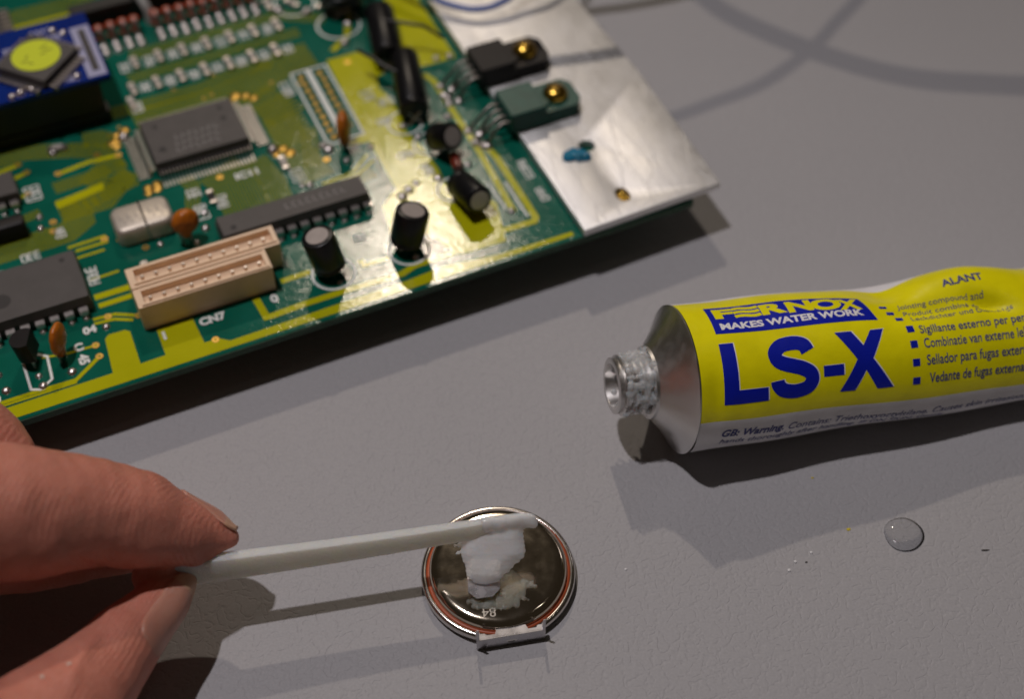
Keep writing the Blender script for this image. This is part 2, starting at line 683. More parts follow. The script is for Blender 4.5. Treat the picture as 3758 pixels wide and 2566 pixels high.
# ================================================================== CIRCUIT BOARD
BZ = 9.0
board_root = empty('circuit_board', (11.18, 174.64, BZ), R(24.08))
tag(board_root, 'green circuit board with chips, capacitors and an aluminium heat plate', 'circuit board')
BR_ = board_root

mb = MB()
mb.box(-128, 22, -1.3, 112, -1.6, 0, bev=.12)
brd = mb.build('board', ['mask'], BR_)
mb = MB()
mb.box(-127.9, 21.9, -1.42, -1.30, -1.5, -.15)
mb.build('board_edge', 'edge', BR_)
# standoffs under the board carry it clear of the bench
for (u, v) in ((-110, 8), (12, 10), (-110, 100), (12, 60)):
    MB().lathe([(2.6, -9.0), (2.6, -1.6)], 16, Matrix.Translation((u, v, 0))).build('standoff', 'blackplastic', BR_, 40)

ZC, ZT, ZS = .045, .03, .12
# --- copper pours under the lacquer
pours = [
    [(-24, 60.8), (-24.5, 38.6), (-28.0, 37.3), (-28.0, 36.3), (-24.5, 36.0), (-24.6, 22.6), (-26.0, 21.6), (-28.2, 19.5), (-29.0, 14.5),
     (-29.8, 11.5), (-20, 9.0), (-16, 12.0), (-16.0, 19.0), (-15.8, 24.5), (-16.4, 31), (-17.4, 36), (-16.6, 41), (-16.8, 46),
     (-17.6, 49.2), (-16.9, 52.2), (-14.6, 53), (-13.9, 55.4), (-17.2, 60.8)],
    [(-10.5, 55.2), (-9.2, 54.4), (-8.0, 51.6), (-1.0, 51.6), (-.8, 90), (-7.0, 90), (-7.2, 66)],
    [(-128, 1.7), (-128, -.6), (-80.4, -.6), (-60, -.55), (-26, -.5), (-.8, -.5), (-.8, .5), (-14, .7), (-24, 2.0), (-31, 1.4), (-43, 1.25), (-49, 1.1),
     (-61.5, .9), (-62.9, 2.0), (-65.4, 2.2), (-65.7, 8.0), (-71.7, 8.0), (-71.8, 2.2), (-75.9, 2.1), (-75.7, 9.4), (-76.4, 10.0), (-79.1, 10.1), (-79.8, 9.4), (-80.4, 2.0)],
    [(-24, 9.2), (-20, 3.2), (-12, 3.0), (-9.8, 12.0), (-12.5, 19), (-16, 19)],
    [(-80, 41.8), (-71.5, 43.4), (-71.2, 45.2), (-80.2, 43.8)],
]
for k, P in enumerate(pours):
    mb = MB()
    mb.add([(x, y, ZC + .006 * k) for x, y in P], [tuple(range(len(P)))])
    mb.build_up('copper_pour', 'copper', BR_)

# --- wide traces
mb = MB()
wide = [([(-55, 8), (-54.6, 3.3), (-53.6, 3.2), (-48, 3.5), (-41, 3.5), (-31, 3.2), (-28.4, 4.1), (-20, 4.2)], 1.25),
        ([(-50, 9.8), (-44.8, 9.95)], 1.1), ([(-36.2, 9.1), (-36.1, 7.6), (-31.6, 7.5)], .9),
        ([(-8.6, 49.5), (-7.5, 47), (-7.5, 40), (-7.3, 27), (-7.9, 9)], 1.15),
        ([(-5.6, 25.8), (-5.1, 23), (-5.0, 6.2), (-5.6, 5.4), (-13.4, 5.6)], 1.25),
        ([(-79.2, 18.9), (-72, 18.9)], 1.3), ([(-79, 16.8), (-72, 16.9)], 1.1),
        ([(-80.6, 14.3), (-77, 14.0), (-73.6, 12.2)], .6), ([(-80.6, 13.3), (-77.4, 13.0), (-74.6, 11.6)], .6),
        ([(-98, 3.2), (-92, 3.2), (-86, 3.0), (-81.5, 6.2)], .7), ([(-120, 2.6), (-86, 2.5)], .45),
        ([(-81.4, 8.7), (-86, 8.9), (-90, 9.7)], .45), ([(-120, 46.8), (-88, 46.8), (-84, 47.6)], .8),
        ([(-120, 55.0), (-88, 55.2), (-83.5, 55.8)], 1.0), ([(-120, 51.8), (-87, 52.2), (-82.8, 53.2)], .9), ([(-78, 50.6), (-72.5, 51.4), (-67, 51)], .9),
        ([(-80.6, 31.9), (-74, 32.1)], .6), ([(-79.6, 30.6), (-74, 30.7)], .6), ([(-80, 28.9), (-75, 29.0)], .5), ([(-79, 23), (-74, 23.2)], .5),
        ([(-60, 92), (-96, 92)], .9), ([(-58, 95), (-96, 95)], .9), ([(-14, 75), (-18, 66), (-22, 63)], 1.2),
        ([(-36, 29), (-30, 29.6), (-26, 33)], .5), ([(-36, 28), (-29.6, 28.6), (-25.6, 31)], .5)]
for k, (p, w) in enumerate(wide):
    mb.strip(p, w, ZC + .002 + .0011 * k)
mb.build_up('copper_trace', 'copper', BR_)['kind'] = 'stuff'

# --- fine bundles of parallel traces
mb = MB()


def bundle(path, n, pitch, w=.30):
    pts = [Vector(p) for p in path]
    for k in range(n):
        off = (k - (n - 1) / 2) * pitch
        q = []
        for i, p in enumerate(pts):
            d0 = (pts[i] - pts[i - 1]).normalized() if i else (pts[1] - pts[0]).normalized()
            d1 = (pts[i + 1] - pts[i]).normalized() if i < len(pts) - 1 else d0
            nr = Vector((-(d0 + d1).y, (d0 + d1).x)).normalized()
            q.append(p + nr * off / max(.6, nr.dot(Vector((-d0.y, d0.x)))))
        mb.strip(q, w, ZT - .0002 * k - .0011 * (len(mb.v) % 7))


bundle([(-125, 34.6), (-80, 35.6), (-77.2, 37.4), (-77, 41.4), (-74, 42.4), (-66, 44.6)], 11, .46)
bundle([(-80, 40.2), (-72, 40.4), (-66.2, 46)], 9, .46)
bundle([(-110, 58.2), (-82, 58.4), (-74, 55.6), (-67, 52.4)], 8, .5)
bundle([(-79.5, 47.2), (-73, 47.6), (-66.5, 48.6)], 6, .5)
bundle([(-110, 40.9), (-90, 41.0), (-83, 42.4)], 4, .5)
bundle([(-66.5, 49.8), (-70, 49), (-74, 45.6)], 8, .5)
bundle([(-66, 54), (-69, 57), (-72, 57.5)], 8, .5)
bundle([(-50, 28), (-50, 36), (-52, 40.4)], 15, .55)
bundle([(-59, 31), (-57, 38), (-58, 40.4)], 5, .55)
bundle([(-44, 27.6), (-43.6, 33), (-45, 40)], 9, .5)
bundle([(-36.2, 30.5), (-37.3, 38), (-37.3, 53), (-39.5, 57.5)], 13, .5)
bundle([(-40.5, 45), (-33, 45.4)], 9, .95, .45)
bundle([(-40.5, 50), (-33, 52.6)], 7, .95, .45)
bundle([(-62, 58), (-44, 58.4), (-36.4, 60.5), (-32, 63.6), (-26, 64)], 15, .5)
bundle([(-66, 62.6), (-48, 62.8), (-40, 64.8), (-34, 64.6)], 6, .55)
bundle([(-58, 77.5), (-28, 77.8), (-20, 73)], 5, .6)
bundle([(-60, 70.9), (-26, 71.2)], 5, .6)
bundle([(-36, 34), (-33.5, 44)], 4, .8, .4)
bundle([(-60, 98), (-110, 98)], 9, .6)
bundle([(-34.8, 27.2), (-26.6, 28.6)], 6, .6)
mb.build_up('fine_trace_bundle', 'trace', BR_)['kind'] = 'stuff'

# --- vias, pads and solder joints
mb = MB()
for (u, v) in [(-84, 55.8), (-83, 53.2), (-78, 50.6), (-67, 51), (-70.5, 52.6), (-81.5, 8.7), (-81.5, 6.2), (-72, 30.2), (-74.4, 31.4), (-84, 47.6), (-81.5, 39), (-82, 36.8),
               (-78.2, 13.9), (-73.6, 12.1), (-52, 38), (-20.5, 58.6), (-47.5, 24.9), (-33.2, 34.6), (-68.5, 26.6), (-63.6, 2.0)]:
    mb.disc(u, v, .62, ZS, 12, r_in=.22)
for _ in range(12):
    mb.disc(random.uniform(-70, -30), random.uniform(56, 66), .3, ZS, 8, r_in=.15)
mb.build_up('via_ring', 'gold', BR_)['kind'] = 'stuff'
mb = MB()
for (u, v, r) in [(-86.2, 4.9, .8), (-91, 3.9, .8), (-91.2, 6.2, .6), (-96.5, 5.3, .8), (-98, 6.6, .7), (-97, 8.9, .7), (-79, 11.9, .7), (-66, 26.4, .6), (-60.2, 24.2, .6), (-57.9, 26.9, .8),
                  (-57, 30.5, .7), (-38, 29.6, .8), (-39.4, 30.0, .6), (-32.6, 38.5, .8), (-32, 36.9, 1.1), (-24.8, 34.6, .7), (-29.9, 33.0, .8), (-40.6, 37.6, .6), (-22.6, 21.4, .9), (-24.2, 20.2, 1.0),
                  (-20.8, 22.4, .7), (-12, 21, .8), (-10.6, 23, .8), (-11, 26.4, .8), (-16.8, 22, .9), (-9, 36.4, .9), (-11.2, 35.2, .8), (-7.4, 42.2, .9), (-7.4, 39.6, .9), (-5.8, 29.4, .9), (-6, 26.4, 1.0),
                  (-12.4, 43, .8), (-10.8, 43, .7), (-8.2, 9.2, .7), (-19, 64.4, 1.0), (-16.5, 69.6, .9), (-22.6, 76.6, 1.2), (-31, 82.6, 1.0), (-27.6, 79.4, 1.2), (-77.6, 56.4, .9), (-66.4, 84.6, 1.0),
                  (-4.6, 52.8, .8), (-2, 52.4, .8), (-41, 5.6, .5), (-27.4, 5.9, .6), (-16, 33.4, .8), (-17.4, 37.4, .8), (-83.4, 41.2, .7), (-83.8, 38.4, .7)]:
    mb.dome(u, v, 0, r, r * .75, 10, 3)
mb.build('solder_joint', 'solder', BR_, 60)['kind'] = 'stuff'
mb = MB()
for k in range(10):
    for uu in (-30.0, -26.3):
        if k == 9 and uu > -27:
            continue
        mb.dome(uu + .1 * random.uniform(-1, 1), 57.8 - k * 2.0, 0, .72, .35, 10, 3)
mb.build('plated_hole_row', 'gold', BR_, 60)['kind'] = 'stuff'

# --- silkscreen frames and marks
mb = MB()
for pl in ([(-31.6, 59.6), (-28.6, 59.6), (-28.6, 38.0), (-30.9, 38.0), (-31.6, 39.0), (-31.6, 59.6)],
           [(-28.0, 59.6), (-24.7, 59.6), (-24.7, 38.4), (-28.0, 38.4), (-28.0, 59.6)],
           [(-92.9, 11.4), (-92.9, 3.9), (-91.5, 3.3), (-89.4, 4.7), (-89.1, 9.6), (-90.4, 10.6)],
           [(-9.3, 17.6), (-8.9, 9.8)], [(-6.35, 16.2), (-6.2, 6.8)]):
    mb.strip(pl, .42, ZS)
mb.strip([(-28.3, 59.6), (-28.3, 38.2)], .9, ZS + .01)
for u, v, r in ((-41.4, 7.9, 3.6), (-27.9, 7.8, 3.4), (-15.2, 18.2, 3.0), (-16.8, 38.0, 3.2), (-18.2, 70, 4.2), (-24, 80, 4.0), (-14.6, 31, 3.0)):
    mb.disc(u, v, r + .2, ZS, 40, r_in=r - .22)
mb.build_up('silkscreen_outline', 'silk', BR_)['kind'] = 'stuff'


def scribble(mb, u, v, w, hgt, n=3, rot=0):
    """a block of small silkscreen strokes, too blurred to read in the photograph"""
    c, s = math.cos(rot), math.sin(rot)
    dx = w / n
    for i in range(n):
        x0 = -w / 2 + i * dx
        seg = [[(x0, -hgt / 2), (x0, hgt / 2)], [(x0, hgt / 2), (x0 + dx * .7, hgt / 2)], [(x0, 0), (x0 + dx * .7, 0)],
               [(x0, -hgt / 2), (x0 + dx * .7, -hgt / 2)], [(x0 + dx * .7, -hgt / 2), (x0 + dx * .7, hgt / 2)]]
        for sg in random.sample(seg, 4):
            mb.strip([(u + a * c - b * s, v + a * s + b * c) for a, b in sg], .26, ZS)


mb = MB()
for k in range(7):
    scribble(mb, -59.7 + k * 4.72, 74.6, 3.0, 1.7, 3, R(90))
for k in range(7):
    scribble(mb, -57.6 + k * 4.66, 67.3, 2.8, 1.7, 3, R(90))
scribble(mb, -39.3, 33.0, 3.6, 2.0, 3, R(90))
scribble(mb, -53.4, 32.2, 3.4, 1.9, 3, R(90))
scribble(mb, -57.4, 36.0, 2.4, 2.2, 3, R(90))
scribble(mb, -57.4, 31.0, 3.8, 2.0, 4, R(90))
scribble(mb, -83.2, 47.6, 4.0, 2.6, 4, R(90))
scribble(mb, -78.3, 24.0, 4.4, 1.7, 4, R(90))
scribble(mb, -1.7, 17.6, 5.0, 1.4, 5, R(-90))
scribble(mb, -1.6, 10.6, 3.6, 1.4, 3, R(-90))
scribble(mb, -86.6, 32.4, 3.4, 1.7, 3, 0)
scribble(mb, -86.2, 30.0, 3.4, 1.7, 3, 0)
scribble(mb, -66.3, 30.2, 3.0, 1.6, 3, R(90))
scribble(mb, -81, 36.0, 2.4, 1.6, 3, R(90))
scribble(mb, -20.5, 48.2, 3.0, 2.2, 2, R(90))
scribble(mb, -17.8, 45.0, 3.4, 1.8, 3, 0)
scribble(mb, -20, 40, 2.6, 1.4, 3, 0)
scribble(mb, -19.5, 30, 3.0, 1.6, 3, 0)
scribble(mb, -17.6, 25.0, 3.0, 1.6, 3, R(90))
scribble(mb, -33.6, 56.0, 4.2, 1.8, 4, R(90))
scribble(mb, -60.6, 62.4, 3.0, 1.8, 3, R(90))
scribble(mb, -82, 97, 6.0, 2.6, 4, 0)
scribble(mb, -63, 93.0, 6.0, 2.6, 4, 0)
scribble(mb, -23.0, 17.4, 2.4, 1.6, 2, 0)
scribble(mb, -34.4, 14.0, 2.0, 1.6, 2, 0)
scribble(mb, -14.3, 12.8, 2.0, 1.2, 2, 0)
scribble(mb, -67.6, 19.6, 3.0, 1.6, 3, R(90))
mb.build_up('silkscreen_mark', 'silk', BR_)['kind'] = 'stuff'
flat_text('CN7', -62.75, 6.5, 1.75, ZS, 0, .05, BR_, width=4.4)
flat_text('0', -52.2, 6.6, 1.9, ZS, 0, .05, BR_)
flat_text('1', -70.9, 6.2, 1.8, ZS, 0, .05, BR_)
flat_text('C', -84.1, 9.4, 1.7, ZS, 0, .05, BR_)
flat_text('45', -83.9, 6.6, 1.7, ZS, R(-90), .05, BR_)
flat_text('04', -81.6, 12.3, 1.7, ZS, 0, .05, BR_)
flat_text('IC11', -47.4, 36.9, 1.7, ZS, 0, .05, BR_, width=4.2)
flat_text('0', -98.2, 4.2, 1.9, ZS, 0, .05, BR_)


# --- DIP packages
def dip_pin(front=True):
    s = -1 if front else 1
    m = MB()
    # shoulder and tapered leg
    m.box(-.72, .72, min(0, s * 1.0), max(0, s * 1.0), 1.55, 1.85)
    y0, y1 = sorted((s * .78, s * 1.08))
    m.box(-.72, .72, y0, y1, .9, 1.552)
    y0, y1 = sorted((s * .80, s * 1.06))
    m.box(-.26, .26, y0, y1, -.4, .902)
    m.dome(0, s * .93, 0, .62, .5, 10, 3)
    return m.mesh('pin', 'tinpin')


PIN_F, PIN_B = dip_pin(True), dip_pin(False)


def dip(u0, u1, v0, v1, top, pins, name, label, dots=(), text=None):
    m = MB()
    zm = (top + .6) / 2
    m.box(u0, u1, v0, v1, zm, top, top_in=.32)
    m.box(u0 + .02, u1 - .02, v0 + .02, v1 - .02, .6, zm)
    o = m.build(name, 'epoxy', BR_, label=label)
    for x in pins:
        link('pin', PIN_F, o, 30, loc=(x, v0, 0))
        link('pin', PIN_B, o, 30, loc=(x, v1, 0))
    for (x, y, r) in dots:
        m = MB()
        m.disc(x, y, r, top + .012, 24)
        m.build_up('dimple', 'dimple', o)
    return o


dip(-118, -79.7, 16.0, 27.7, 3.7, [-81.5 - 2.36 * k for k in range(14)], 'chip', 'large grey chip with two rows of legs and a round mark',
    dots=((-93.2, 20.6, 1.55), (-82.2, 25.8, .5)))
c2 = dip(-56.4, -30.0, 19.9, 25.2, 3.6, [-30.9 - 2.29 * k for k in range(11)], 'chip', 'long narrow grey chip behind the cream connector',
         dots=((-54.0, 21.6, .55),))
mbx = MB()
for k in range(9):
    x = -44.5 + k * 1.25
    mbx.box(x, x + .8, 22.0, 22.25, 3.6, 3.612)
    mbx.box(x, x + .25, 22.0, 23.4, 3.6, 3.614)
    if k % 2:
        mbx.box(x, x + .8, 23.2, 23.4, 3.6, 3.616)
mbx.build('chip_marking', 'chiptxt', c2)['kind'] = 'stuff'


# --- quad flat package
def qfp_side(m, n, pitch, length, place):
    for k in range(n):
        t = (k - (n - 1) / 2) * pitch
        for (a0, a1, z0, z1, w) in ((0, .95, 1.45, 1.62, .2), (.9, 1.15, .25, 1.6, .2), (1.1, length, .10, .30, .22)):
            q = [place(a0, t - w / 2), place(a1, t - w / 2), place(a1, t + w / 2), place(a0, t + w / 2)]
            v = [(*p, z0) for p in q] + [(*p, z1) for p in q]
            m.add(v, [(3, 2, 1, 0), (4, 5, 6, 7), (0, 1, 5, 4), (1, 2, 6, 5), (2, 3, 7, 6), (3, 0, 4, 7)])


m = MB()
m.box(-61.9, -44.5, 42.5, 54.7, 1.6, 3.0, top_in=.25)
m.box(-61.85, -44.55, 42.55, 54.65, .4, 1.6)
qfp = m.build('chip', 'epoxy', BR_, label='square grey chip with fine legs on all four sides')
for nm, n, pl in (('f', 26, lambda a, t: (-53.2 + t, 42.5 - a)), ('b', 26, lambda a, t: (-53.2 + t, 54.7 + a)),
                  ('l', 18, lambda a, t: (-61.9 - a, 48.6 + t)), ('r', 18, lambda a, t: (-44.5 + a, 48.6 + t))):
    m = MB()
    qfp_side(m, n, .655, 3.3, pl)
    m.build('pin_row', 'tin', qfp)['kind'] = 'stuff'
for (x, y, r) in ((-59.4, 52.2, .5), (-47.2, 52.6, .55), (-59.7, 45.8, .7), (-47.4, 49.6, .6)):
    MB().disc(x, y, r, 3.012, 18).build_up('dimple', 'dimple', qfp)
mbx = MB()
for r in range(3):
    for k in range(7):
        x, y = -57.4 + k * 1.2 + r * .3, 44.2 + r * 1.7
        mbx.box(x, x + .25, y, y + 1.1, 3.0, 3.012)
        mbx.box(x, x + .85, y + (k % 3) * .4, y + (k % 3) * .4 + .22, 3.0, 3.014)
mbx.build('chip_marking', 'chiptxt', qfp)['kind'] = 'stuff'
for (u, v) in ((-66.0, 56.4), (-64.4, 57.0), (-67.0, 54.6), (-66.7, 53.4), (-62.9, 39.7), (-64.6, 39.3), (-64.4, 40.6), (-62.6, 40.9), (-41.2, 57.2), (-40.0, 56.0), (-39.4, 40.6), (-41.0, 39.5), (-38.6, 39.0), (-43, 57.9)):
    MB().dome(u, v, 0, random.uniform(.8, 1.15), .3, 10, 3).build('gold_pad', 'gold', BR_, 60)
for (u, v) in ((-64.9, 55.2), (-41.2, 41.0)):
    MB().dome(u, v, 0, 1.2, 1.0, 14, 4).build('solder_bump', 'solder', BR_, 60)

# --- crystal can
m = MB()
rings = []
L0, L1, V0, V1 = -72.4, -62.4, 27.9, 34.5
seg = 40


def rrect(x0, x1, y0, y1, r, n=6):
    out = []
    for cx, cy, a0 in ((x1 - r, y1 - r, 0), (x0 + r, y1 - r, 90), (x0 + r, y0 + r, 180), (x1 - r, y0 + r, 270)):
        for i in range(n + 1):
            a = R(a0 + 90 * i / n)
            out.append((cx + r * math.cos(a), cy + r * math.sin(a)))
    return out


def loft(m, layers, mi=0):
    """layers: list of (pts2d, z)"""
    n = len(layers[0][0])
    v = [(x, y, z) for p, z in layers for x, y in p]
    f = [tuple(range(n - 1, -1, -1)), tuple((len(layers) - 1) * n + i for i in range(n))]
    for k in range(len(layers) - 1):
        f += [(k * n + i, k * n + (i + 1) % n, (k + 1) * n + (i + 1) % n, (k + 1) * n + i) for i in range(n)]
    m.add(v, f, mi)


def rcan(m, x0, x1, y0, y1, z0, z1, r, e):
    loft(m, [(rrect(x0, x1, y0, y1, r), z0), (rrect(x0, x1, y0, y1, r), z1 - e), (rrect(x0 + e * .3, x1 - e * .3, y0 + e * .3, y1 - e * .3, r), z1 - e * .3),
             (rrect(x0 + e, x1 - e, y0 + e, y1 - e, max(.2, r - e)), z1)])


rcan(m, L0, L1, V0, V1, .3, 3.6, 1.5, .7)
xt = m.build('crystal', 'crystal', BR_, 50, label='flat beige metal crystal can with a wire across')
m = MB()
rcan(m, -67.4, -67.0, V0 - .04, V1 + .04, .3, 3.66, .15, .1)
m.build('ground_wire', 'tin', xt, 50)
mbx = MB()
for k in range(6):
    x = -71.2 + k * 1.35 + (1 if k > 2 else 0)
    mbx.box(x, x + .8, 31.0, 31.2, 3.6, 3.612)
    mbx.box(x, x + .2, 30.4, 32.2, 3.6, 3.614)
    mbx.box(x + .6, x + .8, 29.6, 30.6, 3.6, 3.613)
mbx.build('can_marking', simple('faded_can_print', (.36, .32, .28), .6), xt)['kind'] = 'stuff'


# --- orange ceramic capacitors
def ceramic(u, v, zc, rw, rh, rt, yaw, tilt, label, legs=((-.9, 0), (.9, 0))):
    o = empty('ceramic_capacitor')
    o.parent = BR_
    o.location = (u, v, 0)
    o['label'] = label
    rot = Matrix.Rotation(yaw, 3, 'Z') @ Matrix.Rotation(tilt, 3, 'Y')
    balls = [(Vector((0, 0, zc)), (rw, rt, rh), rot),
             (rot @ Vector((0, 0, -rh * .8)) + Vector((0, 0, zc)), (rw * .45, rt * .8, rh * .5), rot)]
    me = blob_mesh('dipped_body', 'orange', balls, .22, 4, .12, .9)
    link('dipped_body', me, o)
    for lx, ly in legs:
        p = rot @ Vector((lx, ly, -rh)) + Vector((0, 0, zc))
        MB().tube([p, (p.x * .9, p.y * .9, .6), (p.x * .9, p.y * .9, -.3)], .27, 8).build('lead', 'tin', o, 60)
    return o


ceramic(-28.9, 36.6, 4.6, 2.5, 3.3, 1.25, R(66), R(6), 'upright orange ceramic capacitor beside the gold hole rows')
ceramic(-61.2, 25.2, 4.6, 2.45, 2.6, 1.7, R(4), R(10), 'bulbous orange ceramic capacitor between crystal and connector')
ceramic(-86.6, 8.6, 4.4, 2.4, 2.9, 1.0, R(58), R(12), 'slim orange ceramic capacitor in front of the large chip')

# --- cream connector with two rows
m = MB()
u0, u1, u1f = -73.4, -48.4, -51.2
T, FL = 5.5, 4.2
CV = 1.4
outer = [(u0, 7.0), (u1f - .6, 7.0), (u1f, 7.6), (u1f, 10.9), (u1, 11.6), (u1, 15.6), (u1 - .6, 16.2), (u0, 16.2)]
slot1 = (u0 + 1.2, u1 - .8, 12.5, 15.6)
slot2 = (u0 + 1.2, u1f - .8, 7.7, 10.6)
# walls as separate bands around the two slots (no top face over the slots)
yl = [7.0, slot2[2], slot2[3], slot1[2], slot1[3], 16.2]
m.box(u0, u1f, 7.0, 16.2, .25, FL)
m.box(u1f, u1, 11.6, 16.2, .25, FL)
m.box(u0, slot1[0], 7.0, 16.2, FL, T)
m.box(slot1[0], u1f, 7.0, slot2[2], FL, T)
m.box(slot1[0], u1f, slot2[3], slot1[2], FL, T)
m.box(u1f, u1, 11.6, slot1[2], FL, T)
m.box(slot1[0], u1, slot1[3], 16.2, FL, T)
m.box(slot2[1], u1f, slot2[2], slot2[3], FL, T)
m.box(slot1[1], u1, slot1[2], slot1[3], FL, T)
conn = m.build('connector', 'cream', BR_, loc=(0, CV, 0), label='cream two-row pin connector')
m = MB()
m.box(u0 + .02, u1f - .3, 11.3, 11.6, T, T + .25)
m.box(slot1[0] - .5, u1 - .3, slot1[2] - .35, slot1[2], T, T + .3)
m.box(slot1[0] - .5, u1f - .3, slot2[2] - .45, slot2[2] - .05, T, T + .28)
m.build('rim', 'cream', conn)
m = MB()
m.box(-.28, .28, -.28, .28, 0, 1.5, bev=.1)
pm = m.mesh('contact_pin', 'tinpin')
for k in range(10):
    link('contact_pin', pm, conn, 40, loc=(-71.1 + 2.27 * k, 13.6, FL))
for k in range(9):
    link('contact_pin', pm, conn, 40, loc=(-71.1 + 2.27 * k, 8.7, FL))


# --- electrolytic capacitors
def electro(base, top, r, label):
    """base, top: (u, v, z)"""
    b, t = Vector(base), Vector(top)
    d = (t - b)
    L = d.length
    o = empty('electrolytic_capacitor')
    o.parent = BR_
    o.location = b
    o['label'] = label
    rot = d.to_track_quat('Z', 'Y').to_matrix().to_4x4()
    m = MB()
    m.lathe([(r * .86, 0), (r, .35), (r, .8), (r * .95, 1.15), (r, 1.5), (r, L - .45), (r * .95, L - .12), (r * .84, L)], 40, rot)
    m.build('sleeve', 'sleeve', o, 35)
    m = MB()
    m.lathe([(r * .70, L - .05), (r * .70, L + .012)], 36, rot)
    m.build('metal_top', 'captop', o, 35)
    for s in (-1, 1):
        p = rot @ Vector((s * r * .42, 0, 0))
        g = Vector((s * r * .42, 0, -b.z))
        MB().tube([p, (p + g) / 2 + Vector((0, 0, .2)), g], .26, 8).build('lead', 'tin', o, 60)
    return o


electro((-41.7, 8.2, 1.6), (-43.0, 9.0, 8.8), 2.75, 'black electrolytic capacitor beside the cream connector')
electro((-28.2, 8.2, 1.7), (-26.4, 8.6, 8.3), 2.85, 'black electrolytic capacitor nearest the bright board edge')
electro((-14.8, 17.2, 2.5), (-13.9, 9.8, 4.4), 2.5, 'black electrolytic capacitor leaning towards the viewer')
electro((-14.2, 29.6, 2.6), (-12.3, 25.6, 5.4), 2.55, 'short black electrolytic capacitor below the transistors')
electro((-15.2, 37.0, 2.9), (-11.6, 51.2, 3.8), 2.75, 'long black capacitor laid flat beside the legs')
electro((-14.0, 53.0, 2.9), (-10.9, 66.5, 3.6), 2.9, 'long black capacitor laid flat further back')
electro((-16.6, 72.5, 2.0), (-13.2, 80.0, 9.0), 4.2, 'big black capacitor at the far board corner')
m = MB()
m.tube([(-13.0, 21.6, 1.2), (-12.4, 25.2, 1.2)], 1.0, 12)
m.build('diode', 'darkred', BR_, 50, label='small dark red diode')
m = MB()
m.tube([(-19.4, 54.6, 5.6), (-18.0, 51.2, 6.0), (-16.2, 48.0, 5.4), (-13.6, 45.0, 4.6)], .38, 8)
m.build('bent_lead', 'wire_black', BR_, 60)
m = MB()
m.tube([(-12.4, 61.0, 5.8), (-9.2, 58.2, 6.2), (-5.6, 55.6, 6.0), (-2.8, 53.0, 4.2)], .35, 8)
m.build('bent_lead', 'wire_black', BR_, 60)


# --- small surface-mount resistors
def chip_res(rot=0):
    return None


m = MB()
m.box(-.62, .62, -.95, .95, .15, .7, bev=.06)
SMB = m.mesh('resistor', 'epoxy2')
m = MB()
m.box(-.66, .66, -.41, .41, .02, .74, bev=.1)
SMS = m.mesh('solder_end', 'solder')
mtan = MB()
mtan.box(-.62, .62, -.95, .95, .15, .95, bev=.06)
SMT = mtan.mesh('resistor', simple("ceramic_chip_grey", (.42, .38, .34), .5))


def smd(u, v, rz=0, body=None, name='resistor'):
    o = link(name, body or SMB, BR_, 30, loc=(u, v, 0), rot=(0, 0, rz))
    link('solder_end', SMS, o, 30, loc=(0, -1.34, 0))
    link('solder_end', SMS, o, 30, loc=(0, 1.34, 0))
    return o


for k in range(7):
    smd(-57.7 + k * 4.72, 74.6, R(4), SMT)
    smd(-60.0 + k * 4.66, 67.2, R(4), SMT)
smd(-40.6, 36.6, 0, SMT)
smd(-54.8, 33.4, 0)
smd(-69.8, 21.4, 0, SMT)
smd(-76.6, 56.8, R(80), SMT)
smd(-92.6, 29.8, R(84), SMT)
smd(-98.6, 7.6, 0)
smd(-61.2, 63.4, R(4), SMT)
smd(-24.6, 80, R(30), SMT)
smd(-19.0, 76, R(60), SMT)
smd(-29.0, 81.5, 0, SMT)
# red resistors standing in a row at the back
m = MB()
m.lathe([(.5, 0), (.95, .35), (.72, .8), (.72, 2.2), (.95, 2.7), (.5, 3.1)], 14, Matrix.Translation((0, 0, .4)))
RED = m.mesh('red_resistor', 'red')
m = MB()
m.tube([(0, 0, 3.2), (0, -.8, 3.9), (0, -1.9, 2.6), (0, -2.1, .2)], .25, 6)
REDL = m.mesh('lead', 'solder')
m = MB()
m.dome(0, 0, 0, .95, .7, 10, 3)
REDJ = m.mesh('solder_joint', 'solder')
for u in [-61.9, -59.5, -57.1, -54.9] + [-50.7 + 2.38 * k for k in range(9)]:
    o = link('red_resistor', RED, BR_, 40, loc=(u, 84.4 + random.uniform(-.2, .2), 0))
    link('lead', REDL, o, 60)
    link('solder_joint', REDJ, o, 60, loc=(0, -2.2, 0))
    link('solder_joint', REDJ, o, 60, loc=(0, -4.2, 0))
# black header strip and chip at the back edge
m = MB()
m.box(-66, -30, 87.4, 90.6, 0, 5.0, bev=.15)
hdr = m.build('header_strip', 'blackplastic', BR_, label='long black header strip at the back')
m = MB()
m.tube([(-51.6, 86.0, 0), (-51.6, 86.2, 3.0), (-52.4, 87.6, 5.6), (-53.0, 90, 6.0)], .95, 10)
m.build('white_lead', simple("white_sleeve", (.55, .55, .53), .5), BR_, 60)
m = MB()
m.box(-96, -78.4, 88.5, 101, .5, 3.0, top_in=.2)
tlc = m.build('chip', 'epoxy', BR_, label='dark grey chip in the far corner, partly out of frame')
m = MB()
for k in range(8):
    m.box(-78.5, -76.6, 89.3 + k * 1.4, 90.1 + k * 1.4, .1, 1.4, bev=.1)
m.build('pin_row', 'tin', tlc)['kind'] = 'stuff'

# chips at the left frame edge
m = MB()
m.box(-98, -85.2, 45.2, 51.4, .6, 3.2, top_in=.25)
lc = m.build('chip', 'epoxy', BR_, label='small grey chip at the left edge')
for k in range(5):
    link('pin', PIN_F, lc, 30, loc=(-86.6 - 2.2 * k, 45.2, 0))
m = MB()
rcan(m, -99, -85.8, 37.2, 40.0, .3, 3.6, .5, .6)
lc2 = m.build('driver_block', 'epoxy2', BR_, 40, label='low black glossy block at the left edge')
